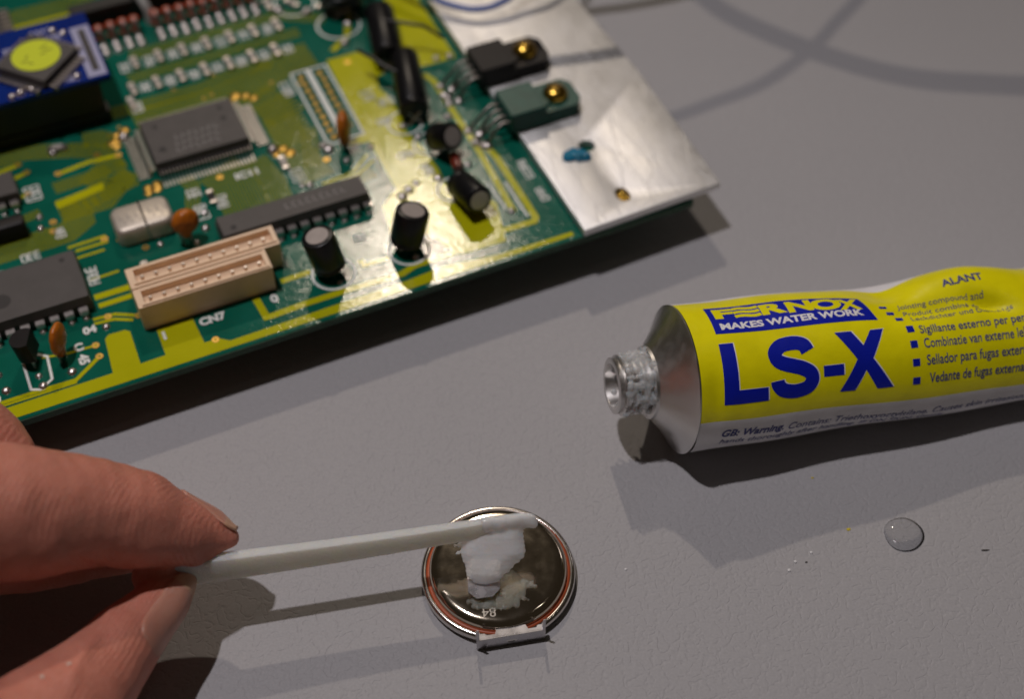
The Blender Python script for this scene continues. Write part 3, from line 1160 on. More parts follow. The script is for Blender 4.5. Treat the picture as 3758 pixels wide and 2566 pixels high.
# small transistor with outline
m = MB()
pts = [(math.cos(R(a)) * 2.1, math.sin(R(a)) * 2.1) for a in range(-35, 216, 14)]
m.prism(pts, 1.8, 5.6)
q = m.build('transistor', 'epoxy2', BR_, label='small black transistor in front of the large chip', loc=(-91.0, 9.4, 0), rot=(R(-8), R(4), R(75)))
m = MB()
for k in (-1.2, 0, 1.2):
    m.tube([(k, 0, 1.9), (k * 1.1, 0, -.3)], .25, 6)
m.build('lead_group', 'tin', q)['kind'] = 'stuff'

# --- blue daughter board
dz = 9.2
m = MB()
m.box(-108, -63.9, 60.4, 80.2, dz, dz + 1.2, bev=.08)
db = m.build('daughter_board', 'blueboard', BR_, label='small blue board with a round yellow sticker, plugged in above')
m = MB()
m.box(-108, -66, 61.2, 63.4, 2.2, dz, bev=.1)
m.box(-108, -66, 77.0, 79.4, 2.2, dz, bev=.1)
m.box(-108, -65.4, 60.9, 63.8, 0, 2.3, bev=.1)
m.box(-108, -65.4, 76.6, 79.8, 0, 2.3, bev=.1)
m.build('socket', 'blackplastic', db)
m = MB()
a45 = R(43)
m.box(-5.2, 5.2, -5.2, 5.2, .5, 2.0, top_in=.15)
bc = m.build('chip', 'epoxy', db, loc=(-74.9, 68.0, dz + 1.2), rot=(0, 0, a45))
m = MB()
for s in range(4):
    rt = Matrix.Rotation(s * math.pi / 2, 4, 'Z')
    for k in range(10):
        t = (k - 4.5) * .95
        bb = MB().box(5.2, 7.0, t - .24, t + .24, .05, .75, bev=.08)
        m.add([rt @ Vector(p) for p in bb.v], bb.f)
m.build('chip_pin_row', 'tin', db, loc=(-74.9, 68.0, dz + 1.2), rot=(0, 0, a45))['kind'] = 'stuff'
m = MB()
m.lathe([(4.35, 0), (4.35, .08)], 48, Matrix.Translation((-74.9, 68.5, dz + 3.205)))
st = m.build('sticker', 'fluo', db, 40)
mbx = MB()
for (x, y, rz, w) in ((-73.2, 70.3, .5, 1.6), (-72.6, 69.2, -.3, 1.5), (-73.6, 68.5, .2, 1.2), (-76.6, 68.6, .9, 1.0), (-77.2, 67.4, 0, 1.2), (-76.2, 66.6, -.7, 1.1)):
    c, s = math.cos(rz), math.sin(rz)
    mbx.strip([(x - w / 2 * c, y - w / 2 * s), (x + w / 2 * c, y + w / 2 * s)], .35, dz + 3.30)
mbx.build_up('pencil_mark', 'fluoink', db)['kind'] = 'stuff'
m = MB()
m.box(-67.6, -64.2, 61.0, 76.2, dz + 1.2, dz + 1.28)
m.build('white_block', 'lavender', db)
m = MB()
for k in range(9):
    m.box(-66.4, -65.2, 62.6 + k * 1.4, 63.7 + k * 1.4, dz + 1.28, dz + 1.5)
m.build('contact_row', 'epoxy', db)['kind'] = 'stuff'
mbx = MB()
for (x, y, r) in ((-79.6, 61.9, .9), (-77.6, 62.2, .9), (-82.4, 73.6, .9), (-81.2, 61.5, .8), (-70.6, 76.8, .9), (-68.9, 75.4, .8), (-69.4, 62.4, .8)):
    mbx.dome(x, y, dz + 1.2, r, r * .8, 10, 3)
mbx.build('solder_joint', 'solder', db, 60)['kind'] = 'stuff'
mbx = MB()
scr = [(-71, 75.0, 3.2, 1.6), (-70.6, 62.2, 3, 1.6), (-78.6, 74.4, 3, 1.4), (-72.5, 77.6, 4, 1.2)]
for (x, y, w, hh) in scr:
    for k in range(4):
        mbx.box(x - w / 2 + k * w / 4, x - w / 2 + k * w / 4 + .5, y - hh / 2, y + hh / 2, dz + 1.2, dz + 1.212)
mbx.build('board_marking', 'lavender', db)['kind'] = 'stuff'

# --- heat plate with two power transistors
SZ0, SZ1 = .45, 1.85
hole = (10.1, 17.2, 1.55)
m = MB()
outl = [(.5, -1.75), (27.3, -.9), (28.0, 31.5), (26.9, 57.5), (26.4, 93), (.1, 93)]
bm = bmesh.new()
vs = [bm.verts.new((x, y, SZ1)) for x, y in outl]
es = [bm.edges.new((vs[i], vs[(i + 1) % len(vs)])) for i in range(len(vs))]
for cx, cy, rx, ry in ((hole[0], hole[1], 1.5, 1.5), (10.4, 3.5, 1.2, 1.75)):
    hv = [bm.verts.new((cx + rx * math.cos(2 * math.pi * i / 24), cy + ry * math.sin(2 * math.pi * i / 24), SZ1)) for i in range(24)]
    es += [bm.edges.new((hv[i], hv[(i + 1) % 24])) for i in range(24)]
bmesh.ops.triangle_fill(bm, edges=es, use_beauty=True)
kill = [f for f in bm.faces if any(((f.calc_center_median().x - cx) / rx) ** 2 + ((f.calc_center_median().y - cy) / ry) ** 2 < .9
                                   for cx, cy, rx, ry in ((hole[0], hole[1], 1.5, 1.5), (10.4, 3.5, 1.2, 1.75)))]
bmesh.ops.delete(bm, geom=kill, context='FACES_ONLY')
ret = bmesh.ops.extrude_face_region(bm, geom=list(bm.faces))
bmesh.ops.translate(bm, vec=(0, 0, SZ0 - SZ1), verts=[g for g in ret['geom'] if isinstance(g, bmesh.types.BMVert)])
bmesh.ops.recalc_face_normals(bm, faces=bm.faces)
ed = [e for e in bm.edges if len(e.link_faces) == 2 and e.calc_face_angle(0) > .8 and all(v.co.z > SZ1 - .01 for v in e.verts)]
bmesh.ops.bevel(bm, geom=ed, offset=.16, segments=2, affect='EDGES', profile=.5)
me = bpy.data.meshes.new('heat_plate')
bm.to_mesh(me)
bm.free()
me.materials.append(M['alu'])
plate = link('heat_plate', me, BR_, 30, label='scratched bare aluminium heat plate along the right edge')
m = MB()
m.box(9.5, 11.4, 2.2, 4.6, .0, 1.3, bev=.2)
m.dome(10.7, 4.2, 1.1, .7, .6, 10, 3)
m.dome(10.9, 2.8, 1.1, .6, .5, 10, 3)
m.build('screw_end', 'brass', plate, 40, label='brass screw end showing in the oval hole')
balls = []
for k in range(9):
    balls.append((Vector((5.3 + k * .42 + random.uniform(-.3, .3), 16.2 - k * .16 + random.uniform(-.9, .8), SZ1 + .15)), (random.uniform(.9, 1.4), random.uniform(.9, 1.4), random.uniform(.6, .9)), None))
link('blue_paint_blob', blob_mesh('blue_paint_blob', 'bluegel', balls, .18, 3, .2, 1.2), plate, label='blob of blue thread lock beside the empty hole')


def power_transistor(v0, mat, label):
    o = empty('power_transistor')
    o.parent = BR_
    o.location = (0, v0, SZ1)
    o['label'] = label
    body = MB()
    body.box(-1.0, 6.0, 0, 7.7, .02, 4.3, bev=.18)
    body.build('body', mat, o)
    m = MB()
    tabp = [(5.9, .0), (12.0, .0), (13.4, 1.6), (13.4, 6.1), (12.0, 7.7), (5.9, 7.7)]
    m.prism(tabp, .02, 2.7)
    m.box(5.8, 7.4, 1.4, 6.3, 2.7, 3.3, top_in=.2)
    m.build('mounting_tab', mat, o)
    sc = MB()
    sc.lathe([(2.0, 2.7), (2.35, 2.9), (2.3, 3.5), (1.85, 4.2), (1.05, 4.6), (.2, 4.7)], 32, Matrix.Translation((9.3, 3.7, 0)))
    s = sc.build('screw', 'brass', o, 40)
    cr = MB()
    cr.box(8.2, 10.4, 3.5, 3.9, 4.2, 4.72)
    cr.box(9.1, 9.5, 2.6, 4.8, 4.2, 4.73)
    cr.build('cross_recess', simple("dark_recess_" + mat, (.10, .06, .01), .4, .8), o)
    for k in range(4):
        y = 1.2 + 1.75 * k
        MB().tube([(-.9, y, 2.0), (-2.4, y, 2.2), (-4.2, y - .2, .8), (-5.4 - (k % 2) * 1.6, y - .5, -1.5), (-5.4 - (k % 2) * 1.6, y - .5, -2.1)], .34, 8).build('lead', 'leadgrey', o, 60)
        MB().dome(-5.4 - (k % 2) * 1.6, y - .5, -SZ1, .95, .8, 10, 3).build('solder_joint', 'solder', o, 60)
    return o


power_transistor(25.3, 'green', 'dark green power transistor screwed to the heat plate')
power_transistor(38.8, 'epoxy2', 'black power transistor screwed to the heat plate')

# ================================================================== WIRES
def smooth_path(pts, n=10):
    P = [Vector(p) for p in pts]
    P = [2 * P[0] - P[1]] + P + [2 * P[-1] - P[-2]]
    out = []
    for i in range(1, len(P) - 2):
        a, b, c, d = P[i - 1:i + 3]
        for k in range(n):
            t = k / n
            out.append(.5 * ((2 * b) + (c - a) * t + (2 * a - 5 * b + 4 * c - d) * t * t + (3 * b - a - 3 * c + d) * t ** 3))
    out.append(P[-2])
    return out


bw = MB().tube(smooth_path([(-44, 262, 15), (-30, 246, 15), (-16.5, 235.0, 13.4), (-12, 232.4, 12.9), (-7, 231.0, 12.9), (-2.4, 232.2, 13.4), (1.4, 235.5, 15), (8, 246, 22), (14, 270, 34)]), .62, 10)
o = bw.build('wire', 'wire_blue', None, 60)
tag(o, 'thin blue wire curving over the heat plate at the top edge', 'wire')
# two cables loop in the air behind the bench; only their shadows reach the picture
KX, KY = -.16, .95


def air(pts, z):
    return [(x + KX * z, y + KY * z, z) for x, y in pts]


cb = MB().tube(smooth_path(air([(16, 300), (30, 262), (38.4, 250), (45.6, 240.4), (59.8, 230.0), (75.1, 222.5), (90.3, 220), (112, 220), (150, 228)], 46)), 2.3, 12)
o = cb.build('cable', 'wire_black', None, 60)
tag(o, 'thick black cable looped in the air, casting the broad curved shadow', 'cable')
cb = MB().tube(smooth_path(air([(96, 285), (74.8, 251), (66.5, 239.4), (59.8, 230.3), (49.8, 220.6), (39.9, 215.0), (31.9, 210.9), (20, 207), (5, 204)], 42)), 1.2, 10)
o = cb.build('cable', 'wire_black', None, 60)
tag(o, 'thin black cable looped in the air, casting the narrow curved shadow', 'cable')

# ================================================================== SEALANT TUBE
TR, EPS = 11.54, -.1085
tube = empty('sealant_tube', (25.29, 140.46, 0), .2229)
tag(tube, 'yellow and white metal sealant tube without its cap, lying on the bench', 'tube')


def smooth01(t):
    t = max(0., min(1., t))
    return t * t * (3 - 2 * t)


def TS(s, arc, off=0.0):
    """point on the tube skin: s along the axis, arc around it (0 = facing the viewer, up positive)"""
    ph = arc / TR
    f = smooth01((s - 52) / 58)
    zc = TR + math.tan(EPS) * s if s < 52 else TR + math.tan(EPS) * 52 - (TR + math.tan(EPS) * 52 - 1.6) * f
    ru = TR * (1 - f) + .5 * f
    hw = TR * (1 - f) + 17.6 * f
    r = TR + off
    c, sn = math.cos(ph), math.sin(ph)
    # squeeze marks: a valley over the top and a soft flat on the near side
    deg = (math.degrees(ph) + 90) % 360 - 90
    d = 0.0
    d -= 1.5 * math.exp(-((s - 34 - (deg - 100) * .03) / 4.2) ** 2 - ((deg - 118) / 20) ** 2)
    d += 1.9 * math.exp(-((s - 49) / 9.0) ** 2 - ((deg - 118) / 22) ** 2)
    d -= 1.7 * math.exp(-((s - 50 + (deg - 84) * .25) / 2.6) ** 2 - ((deg - 86) / 9.0) ** 2)
    d -= .9 * math.exp(-((s - 38) / 7) ** 2 - ((deg - 86) / 9) ** 2)
    d += .25 * math.sin(s * .21 + 2 * ph) * smooth01(s / 12)
    d -= .35 * math.exp(-((s - 2.6) / 1.3) ** 2 - ((deg - 40) / 22) ** 2)
    y = -c * (hw + off + d)
    if sn >= 0:
        z = sn * (ru + off + d)
        x = s * math.cos(EPS) - math.sin(EPS) * z
    else:
        b = min(ru, zc - .03) if ru > .6 else ru
        z = sn * (b + (off if sn > -.7 else 0))
        x = s * math.cos(EPS) - math.sin(EPS) * z * .3
    return Vector((x, y, max(.02, zc + z)))


A_Y0, A_Y1 = 2.95, 26.2     # yellow panel
per = 2 * math.pi * TR
arcs = []
n1, n2 = 46, 56
for k in range(n1):
    arcs.append(A_Y0 + (A_Y1 - A_Y0) * k / n1)
for k in range(n2):
    arcs.append(A_Y1 + (per - (A_Y1 - A_Y0)) * k / n2)
ss = [k * .75 for k in range(80)] + [60 + k * 2.2 for k in range(1, 24)]
m = MB()
na = len(arcs)
m.add([TS(s, a) for s in ss for a in arcs], [])
for i in range(len(ss) - 1):
    for k in range(na):
        j = (k + 1) % na
        m.f.append((i * na + k, i * na + j, (i + 1) * na + j, (i + 1) * na + k))
        m.mi.append(0 if k < n1 else 1)
m.f.append(tuple((len(ss) - 1) * na + k for k in range(na)))
m.mi.append(1)
body = m.build('printed_body', ['yellow', 'white'], tube, 60)
# crimped tail, out of frame
m = MB()
e = TS(ss[-1], 0)
m.box(e.x - .4, e.x + 9, -17.4, 17.4, .4, 2.8, bev=.3)
m.build('crimped_end', 'tubealu', tube)

# shoulder cone, rim and threaded nozzle around the axis
ax = Matrix.Translation((0, 0, TR)) @ Matrix.Rotation(math.pi / 2 - EPS, 4, 'Y') @ Matrix.Rotation(math.pi, 4, 'X')
m = MB()
m.lathe([(TR - .02, .02), (TR + .10, .14), (TR + .10, .30), (TR - .12, .42), (TR - .5, .60), (8.6, 2.1), (6.3, 3.9), (5.75, 4.4)], 72, ax, cap=False)
m.build('shoulder', 'tubealu', tube, 50)
m = MB()
prof = [(5.75, 4.4), (5.7, 4.9), (4.9, 5.1)]
z = 5.1
while z < 9.4:
    prof += [(4.25, z + .12), (4.3, z + .42), (4.72, z + .62), (4.78, z + .82), (4.3, z + 1.02)]
    z += 1.12
prof += [(4.35, z + .3), (4.45, z + .6), (4.1, z + .75), (3.5, z + .7), (3.3, z - .4), (3.0, z - 3.0), (.05, z - 3.4)]
m.lathe(prof, 48, ax, cap=False)
noz = m.build('threaded_nozzle', 'tubealu', tube, 40)
# silicone left on the threads
balls = []
for k in range(70):
    t = random.random()
    zz = 4.2 + 4.6 * t
    an = R(random.gauss(-60, 62))
    rr = 4.6 + random.uniform(-.25, .35)
    p = ax @ Vector((rr * math.sin(an), rr * math.cos(an), zz))
    q_ = random.uniform(.25, .62) * (1.1 - .4 * t)
    balls.append((p, (q_ * 1.3, q_, q_ * .8), None))
for k in range(150):
    an = R(random.gauss(-75, 48))
    zz = random.uniform(4.1, 7.4) if random.random() < .8 else random.uniform(7.2, 9.2)
    rr = 4.62 + random.uniform(-.1, .25) + (.5 if zz < 5 else 0)
    q_ = random.uniform(.32, .58)
    balls.append((ax @ Vector((rr * math.sin(an), rr * math.cos(an), zz)), (q_ * 1.2, q_, q_), None))
for k in range(14):
    an = random.uniform(0, 2 * math.pi)
    p = ax @ Vector((3.1 * math.sin(an), 3.1 * math.cos(an), z - .6 + random.uniform(-.8, .6)))
    balls.append((p, (random.uniform(.25, .55),) * 3, None))
for k in range(16):     # lump on top of the thread
    p = Vector((-5.8 + random.uniform(-1.6, 1.6), random.uniform(-1.4, 1.6), TR + 5.2 + random.uniform(-.5, .7)))
    balls.append((p, (random.uniform(.35, .8), random.uniform(.3, .7), random.uniform(.3, .55)), None))
me = blob_mesh('silicone_residue', 'gelclear', balls, .15, 5, .10, 1.4)
link('silicone_residue', me, tube)['kind'] = 'stuff'


# --- printing on the skin
def wrap_print(name, mat, polys, off=.05, cut=.55, cut_s=None):
    """polys: list of (verts2d(s, arc), faces); tessellated so that it follows the skin"""
    bm = bmesh.new()
    for v, f in polys:
        vs = [bm.verts.new((a, b, 0)) for a, b in v]
        for q in f:
            try:
                bm.faces.new([vs[i] for i in q])
            except ValueError:
                pass
    ys = [v.co.y for v in bm.verts]
    xs = [v.co.x for v in bm.verts]
    y = math.floor(min(ys) / cut) * cut
    while y < max(ys):
        bmesh.ops.bisect_plane(bm, geom=bm.verts[:] + bm.edges[:] + bm.faces[:], plane_co=(0, y, 0), plane_no=(0, 1, 0))
        y += cut
    cs = cut_s or cut * 1.8
    x = math.floor(min(xs) / cs) * cs
    while x < max(xs):
        bmesh.ops.bisect_plane(bm, geom=bm.verts[:] + bm.edges[:] + bm.faces[:], plane_co=(x, 0, 0), plane_no=(1, 0, 0))
        x += cs
    for v in bm.verts:
        v.co = TS(v.co.x, v.co.y, off)
    me = bpy.data.meshes.new(name)
    bm.to_mesh(me)
    bm.free()
    me.materials.append(M[mat])
    # faces look outwards
    bm = bmesh.new()
    bm.from_mesh(me)
    for f in bm.faces:
        f.normal_update()
        c = f.calc_center_median()
        if f.normal.dot(Vector((0, c.y, c.z - 8))) < 0:
            f.normal_flip()
    bm.to_mesh(me)
    bm.free()
    return link(name, me, tube)


def rect(s0, s1, a0, a1):
    return ([(s0, a0), (s1, a0), (s1, a1), (s0, a1)], [(0, 1, 2, 3)])


def fill(outline, holes=()):
    """triangulated 2-D polygon"""
    bm = bmesh.new()
    es = []
    for ring in (outline, *holes):
        vs = [bm.verts.new((x, y, 0)) for x, y in ring]
        es += [bm.edges.new((vs[i], vs[(i + 1) % len(vs)])) for i in range(len(vs))]
    bmesh.ops.triangle_fill(bm, edges=es, use_beauty=True)
    bm.verts.index_update()
    r = ([(v.co.x, v.co.y) for v in bm.verts], [tuple(v.index for v in f.verts) for f in bm.faces])
    bm.free()
    return r


def stroke(pts, w):
    """closed outline of a thick open polyline"""
    P = [Vector(p) for p in pts]
    lft, rgt = [], []
    for i, p in enumerate(P):
        d = (P[min(i + 1, len(P) - 1)] - P[max(i - 1, 0)]).normalized()
        nr = Vector((-d.y, d.x))
        ww = w[i] if isinstance(w, list) else w
        lft.append(p + nr * ww / 2)
        rgt.append(p - nr * ww / 2)
    n = len(P)
    v = [tuple(a) for a in lft] + [tuple(a) for a in rgt]
    return v, [(i, i + 1, n + i + 1, n + i) for i in range(n - 1)]


# LS-X
a0, a1 = 5.68, 15.05
Lp = fill([(3.6, a0), (10.65, a0), (10.6, 7.75), (5.9, 7.8), (5.95, a1), (3.65, a1)])


def catmull2(pts, n=8):
    P = [Vector(p) for p in pts]
    P = [2 * P[0] - P[1]] + P + [2 * P[-1] - P[-2]]
    out = []
    for i in range(1, len(P) - 2):
        a, b, c, d = P[i - 1:i + 3]
        for k in range(n):
            t = k / n
            out.append(tuple(.5 * ((2 * b) + (c - a) * t + (2 * a - 5 * b + 4 * c - d) * t * t + (3 * b - a - 3 * c + d) * t ** 3)))
    out.append(tuple(P[-2]))
    return out


Sp = stroke(catmull2([(17.42, 12.55), (16.95, 13.55), (15.9, 14.0), (14.6, 14.05), (13.2, 13.75), (12.22, 12.75), (12.5, 11.6), (13.6, 10.95), (15.0, 10.5), (16.4, 10.0), (17.55, 9.2),
                      (17.75, 8.05), (17.0, 7.05), (15.6, 6.65), (14.3, 6.65), (13.0, 7.05), (12.25, 7.9), (12.15, 8.5)]), 2.2)
Dp = rect(19.65, 22.9, 8.35, 10.02)
Xp = fill([(22.25, 5.7), (24.7, 5.7), (26.46, 8.75), (28.34, 5.68), (31.0, 5.7), (27.74, 10.4), (30.3, 14.75), (28.08, 14.7), (26.41, 12.45), (24.91, 14.78), (22.2, 14.84), (25.14, 10.5)])
big = [Lp, Sp, Dp, Xp]
for v, f in big:
    lt = wrap_print('letter', 'ink', [(v, f)], .06)
    kl = wrap_print('keyline', 'white', [([(x + .17, y + .07) for x, y in v], f)], .035)
    kl.parent = lt
# logo panel
LOGO = [(3.75, 16.8), (30.2, 16.45), (28.9, 21.6), (16, 22.6), (3.75, 22.9)]
logo = wrap_print('logo_panel', 'ink', [fill(LOGO)], .05)
lg = []
lg.append(fit(text_mesh('F', offset=.05), 4.7, 7.9, 19.75, 22.2))
lg.append(fit(text_mesh('R', offset=.05), 12.3, 16.4, 19.55, 22.05))
lg.append(fit(text_mesh('N', offset=.05), 16.5, 20.6, 19.3, 21.9))
lg.append(fit(text_mesh('O', offset=.05), 20.3, 25.4, 19.0, 21.7))
lg.append(fit(text_mesh('X', offset=.05), 24.7, 28.5, 18.75, 21.3))
for k in range(3):
    y = 20.0 + k * .93
    pts = [(7.95 + t * 4.2 / 14, y + .16 * math.sin(t / 14 * 2 * math.pi)) for t in range(15)]
    lg.append(stroke(pts, .62))
for q in lg:
    wrap_print('logo_letter', 'yellow', [q], .075).parent = logo
mo = wrap_print('logo_motto', 'white', [fit(text_mesh('MAKES WATER WORK', offset=.04), 4.9, 28.3, 17.45, 18.75)], .075)
mo.parent = logo
mo['kind'] = 'stuff'
# bullets and small lines
bl = [rect(34.25, 35.5, a, a + 1.12) for a in (13.75, 11.25, 8.45, 5.62)]
bl += [rect(33.3, 34.6, 16.1, 16.8), rect(32.3, 33.6, 17.5, 18.1), rect(31.5, 32.8, 18.9, 19.4)]
for q in bl:
    wrap_print('bullet_mark', 'ink', [q], .06)
small = []


def line(txt, s0, width, base, cap, shear=0, off=.0):
    v, f = text_mesh(txt, 1.0, off, shear)
    kx = width / (max(p[0] for p in v) - min(p[0] for p in v))
    x0 = min(p[0] for p in v)
    small.append(([(s0 + (p[0] - x0) * kx, base + p[1] * cap / .70) for p in v], f))


line('Sigillante esterno per perdite', 36.4, 20.6, 13.45, 1.35, off=.012)
line('Combinatie van externe lekdichting', 36.6, 22.6, 11.1, 1.5, off=.012)
line('Sellador para fugas externas', 36.7, 18.6, 8.45, 1.55, off=.012)
line('Vedante de fugas externas', 37.1, 17.0, 5.6, 1.6, off=.012)
wrap_print('small_lines', 'inkdark', small, .05)['kind'] = 'stuff'
small = []
line('Jointing compound and', 34.6, 14.5, 18.6, .85)
line('Produit combiné de', 35.2, 13, 17.2, .85)
line('Leckdichter und Dichtungs', 36.0, 17.2, 15.9, .9)
line('ALANT', 43, 7.0, 21.0, 1.2, off=.03)
wrap_print('small_lines', 'inkdark', small, .05)['kind'] = 'stuff'
small = []
line('GB: Warning.', 3.9, 10.1, -.45, 1.55, .25, .03)
line('Contains: Triethoxyoctylsilane. Causes skin irritation. Wash', 14.8, 45.5, -.55, 1.5, .25, .004)
line('hands thoroughly after handling. IF ON SKIN: Gently', 3.9, 37.5, -2.75, 1.5, .25, .004)
wrap_print('warning_lines', 'inkdark', small, .05)['kind'] = 'stuff'

# ================================================================== COIN CELL
cell = empty('coin_cell', (-2.05, 112.0, 0))
tag(cell, 'silver coin cell with solder tabs and a smear of gel on top', 'battery')
m = MB()
m.lathe([(.05, .30), (10.6, .30), (11.15, .45), (11.42, .85), (11.45, 1.5), (11.3, 1.85), (10.95, 2.02), (10.68, 1.95), (10.6, 1.7)], 96, None, cap=False)
m.build('can', 'can', cell, 50)
m = MB()
m.lathe([(10.66, 1.55), (10.62, 1.86), (10.35, 2.02), (10.05, 1.9), (10.0, 1.5)], 96, None, cap=False)
m.build('gasket', 'gasket', cell, 60)
m = MB()
m.lathe([(10.12, 1.3), (10.2, 2.2), (10.12, 2.75), (9.85, 3.15), (9.4, 3.42), (8.9, 3.53), (8.2, 3.56), (.05, 3.58)], 96, None, cap=False)
m.build('cap', 'nickel', cell, 60)
flat_text('84', -1.25, -8.0, 1.5, 3.585, R(186), -.0, cell, 'engrave', 'engraved_number', width=2.0)
# front tab: upright plate, ledge and two prongs
tabm = MB()
tang = Vector((9.86, 1.82, 0))
yaw = math.atan2(tang.y, tang.x)
tb = empty('solder_tab')
tb.parent = cell
tb.location = (-5.05 + 2.05, 99.84 - 112.0, 0)
tb.rotation_euler = (0, 0, yaw)
Wt = tang.length
m = MB()
m.box(0, Wt, -.0, .22, 0, 2.75, bev=.03)
m.build('plate', 'tab', tb)
m = MB()
prof = [(.0, .0), (Wt, .0), (Wt, .8), (Wt - 1.0, .8), (Wt - 1.2, .45), (Wt - 2.4, .45), (Wt - 2.7, 1.2), (3.1, 1.2), (2.8, .45), (1.6, .45), (1.3, .8), (0, .8)]
v, f = fill([(x, y + .22) for x, y in prof])
mt = MB()
mt.add([(x, y, 2.75) for x, y in v], f)
ob = mt.build_up('ledge', 'tab', tb)
md = ob.modifiers.new('solid', 'SOLIDIFY')
md.thickness = .2
md.offset = -1
for x0 in (0, Wt - .42):
    m = MB()
    m.box(x0 + .01, x0 + .41, .02, .24, 2.6, 5.5, bev=.05)
    m.box(x0 + .01, x0 + .41, .24, 1.0, 2.76, 3.2, bev=.05)
    m.build('prong', 'tab', tb)
# top tab with chamfered end, under the gel
cap_tab = [(-6.6, 112.4), (-6.5, 109.4), (-6.3, 106.5), (-5.0, 105.5), (-2.7, 105.9), (-1.7, 107.2), (-1.75, 112.4)]
v, f = fill([(x + 2.05, y - 112.0) for x, y in cap_tab])
m = MB()
m.add([(x, y, 4.95 - .10 * max(0, y + 1) * 1.0 - (.35 if y > -1 else 0) * (y + 1)) for x, y in v], f)
ob = m.build_up('top_tab', 'tab', cell)
md = ob.modifiers.new('solid', 'SOLIDIFY')
md.thickness = .16
md.offset = -1

# ================================================================== CABLE TIE
tie = empty('cable_tie', (0, 0, 0))
tag(tie, 'natural white nylon cable tie pinched between thumb and finger', 'cable tie')
TA, TB_ = Vector((-50.0, 104.55, 12.9)), Vector((2.5, 114.3, 11.9))
td = (TB_ - TA).normalized()
tn = Vector((-td.y, td.x, 0)).normalized()
tz = td.cross(tn) * -1
if tz.z < 0:
    tz = -tz
lean = R(-12)
m = MB()
NS, ring = 90, []
K = 16


def tie_ring(t):
    # rounded rectangle: thickness across, height up; slims towards the tip
    hgt = 4.5 * (1 - t) + 2.6 * t
    th = 1.75 * (1 - t) + 1.35 * t
    if t > .96:
        k = math.sqrt(max(0, 1 - ((t - .96) / .04) ** 2))
        hgt *= .35 + .65 * k
        th *= .25 + .75 * k
    hgt *= 1 + .02 * mnoise.noise(Vector((t * 40, 0, 0)))
    pts = []
    e = .16
    for (sx, sz) in ((1, 1), (-1, 1), (-1, -1), (1, -1)):
        for q in range(4):
            a0 = {(1, 1): 0, (-1, 1): 90, (-1, -1): 180, (1, -1): 270}[(sx, sz)]
            a = R(a0 + q * 30)
            pts.append((sx * (th / 2 - e) + e * math.cos(a), sz * (hgt / 2 - e) + e * math.sin(a)))
    return pts


for i in range(NS + 1):
    t = i / NS
    p = TA.lerp(TB_, t) + Vector((0, 0, -.9 * math.sin(t * math.pi) * .6))
    for a, b in tie_ring(t):
        a2 = a * math.cos(lean) - b * math.sin(lean)
        b2 = a * math.sin(lean) + b * math.cos(lean)
        m.v.append(tuple(p + tn * a2 + tz * b2))
for i in range(NS):
    for k in range(K):
        j = (k + 1) % K
        m.f.append((i * K + k, i * K + j, (i + 1) * K + j, (i + 1) * K + k))
        m.mi.append(0)
m.f += [tuple(range(K)), tuple(NS * K + k for k in range(K))]
m.mi += [0, 0]
strap = m.build('strap', 'tie', tie, 50)
# ratchet teeth on the side that faces the viewer, near the grip
tm = MB()
tm.add([(-.42, .03, -1.3), (.42, .03, -1.3), (.42, .03, 1.3), (-.42, .03, 1.3), (.36, -.05, -1.25), (.36, -.05, 1.25)],
       [(0, 4, 5, 3), (4, 1, 2, 5), (0, 1, 4), (3, 5, 2)])
TM = tm.mesh('tooth', 'tie')
for k in range(12):
    t = .085 + k * .0165
    p = TA.lerp(TB_, t) + Vector((0, 0, -.9 * math.sin(t * math.pi) * .6))
    th = (1.75 * (1 - t) + 1.35 * t) / 2
    off = tn * (-th * math.cos(lean)) + tz * (-th * math.sin(lean)) - tz * .35
    o = link('tooth', TM, tie, None, loc=p + off)
    o.rotation_euler = Matrix((td, (tn * math.cos(lean) + tz * math.sin(lean)), tz * math.cos(lean) - tn * math.sin(lean))).transposed().to_euler()

# ================================================================== GEL
def pillow(outline, tmax, spacing=.55, edge=.35):
    """spheres filling a planar outline given as 3-D points with matching 2-D (u, v)"""
    P2 = [(a, b) for a, b, _ in outline]
    xs, ys = [p[0] for p in P2], [p[1] for p in P2]

    def inside(x, y):
        c = False
        for i in range(len(P2)):
            x1, y1 = P2[i]
            x2, y2 = P2[i - 1]
            if (y1 > y) != (y2 > y) and x < (x2 - x1) * (y - y1) / (y2 - y1) + x1:
                c = not c
        return c

    def dist(x, y):
        best = 9e9
        for i in range(len(P2)):
            a, b = Vector(P2[i]), Vector(P2[i - 1])
            ab = b - a
            t = max(0, min(1, (Vector((x, y)) - a).dot(ab) / max(1e-9, ab.length_squared)))
            best = min(best, (Vector((x, y)) - a - ab * t).length)
        return best
    out = []
    y = min(ys)
    while y <= max(ys):
        x = min(xs)
        while x <= max(xs):
            if inside(x, y):
                d = dist(x, y)
                out.append((x, y, d))
            x += spacing
        y += spacing
    return out


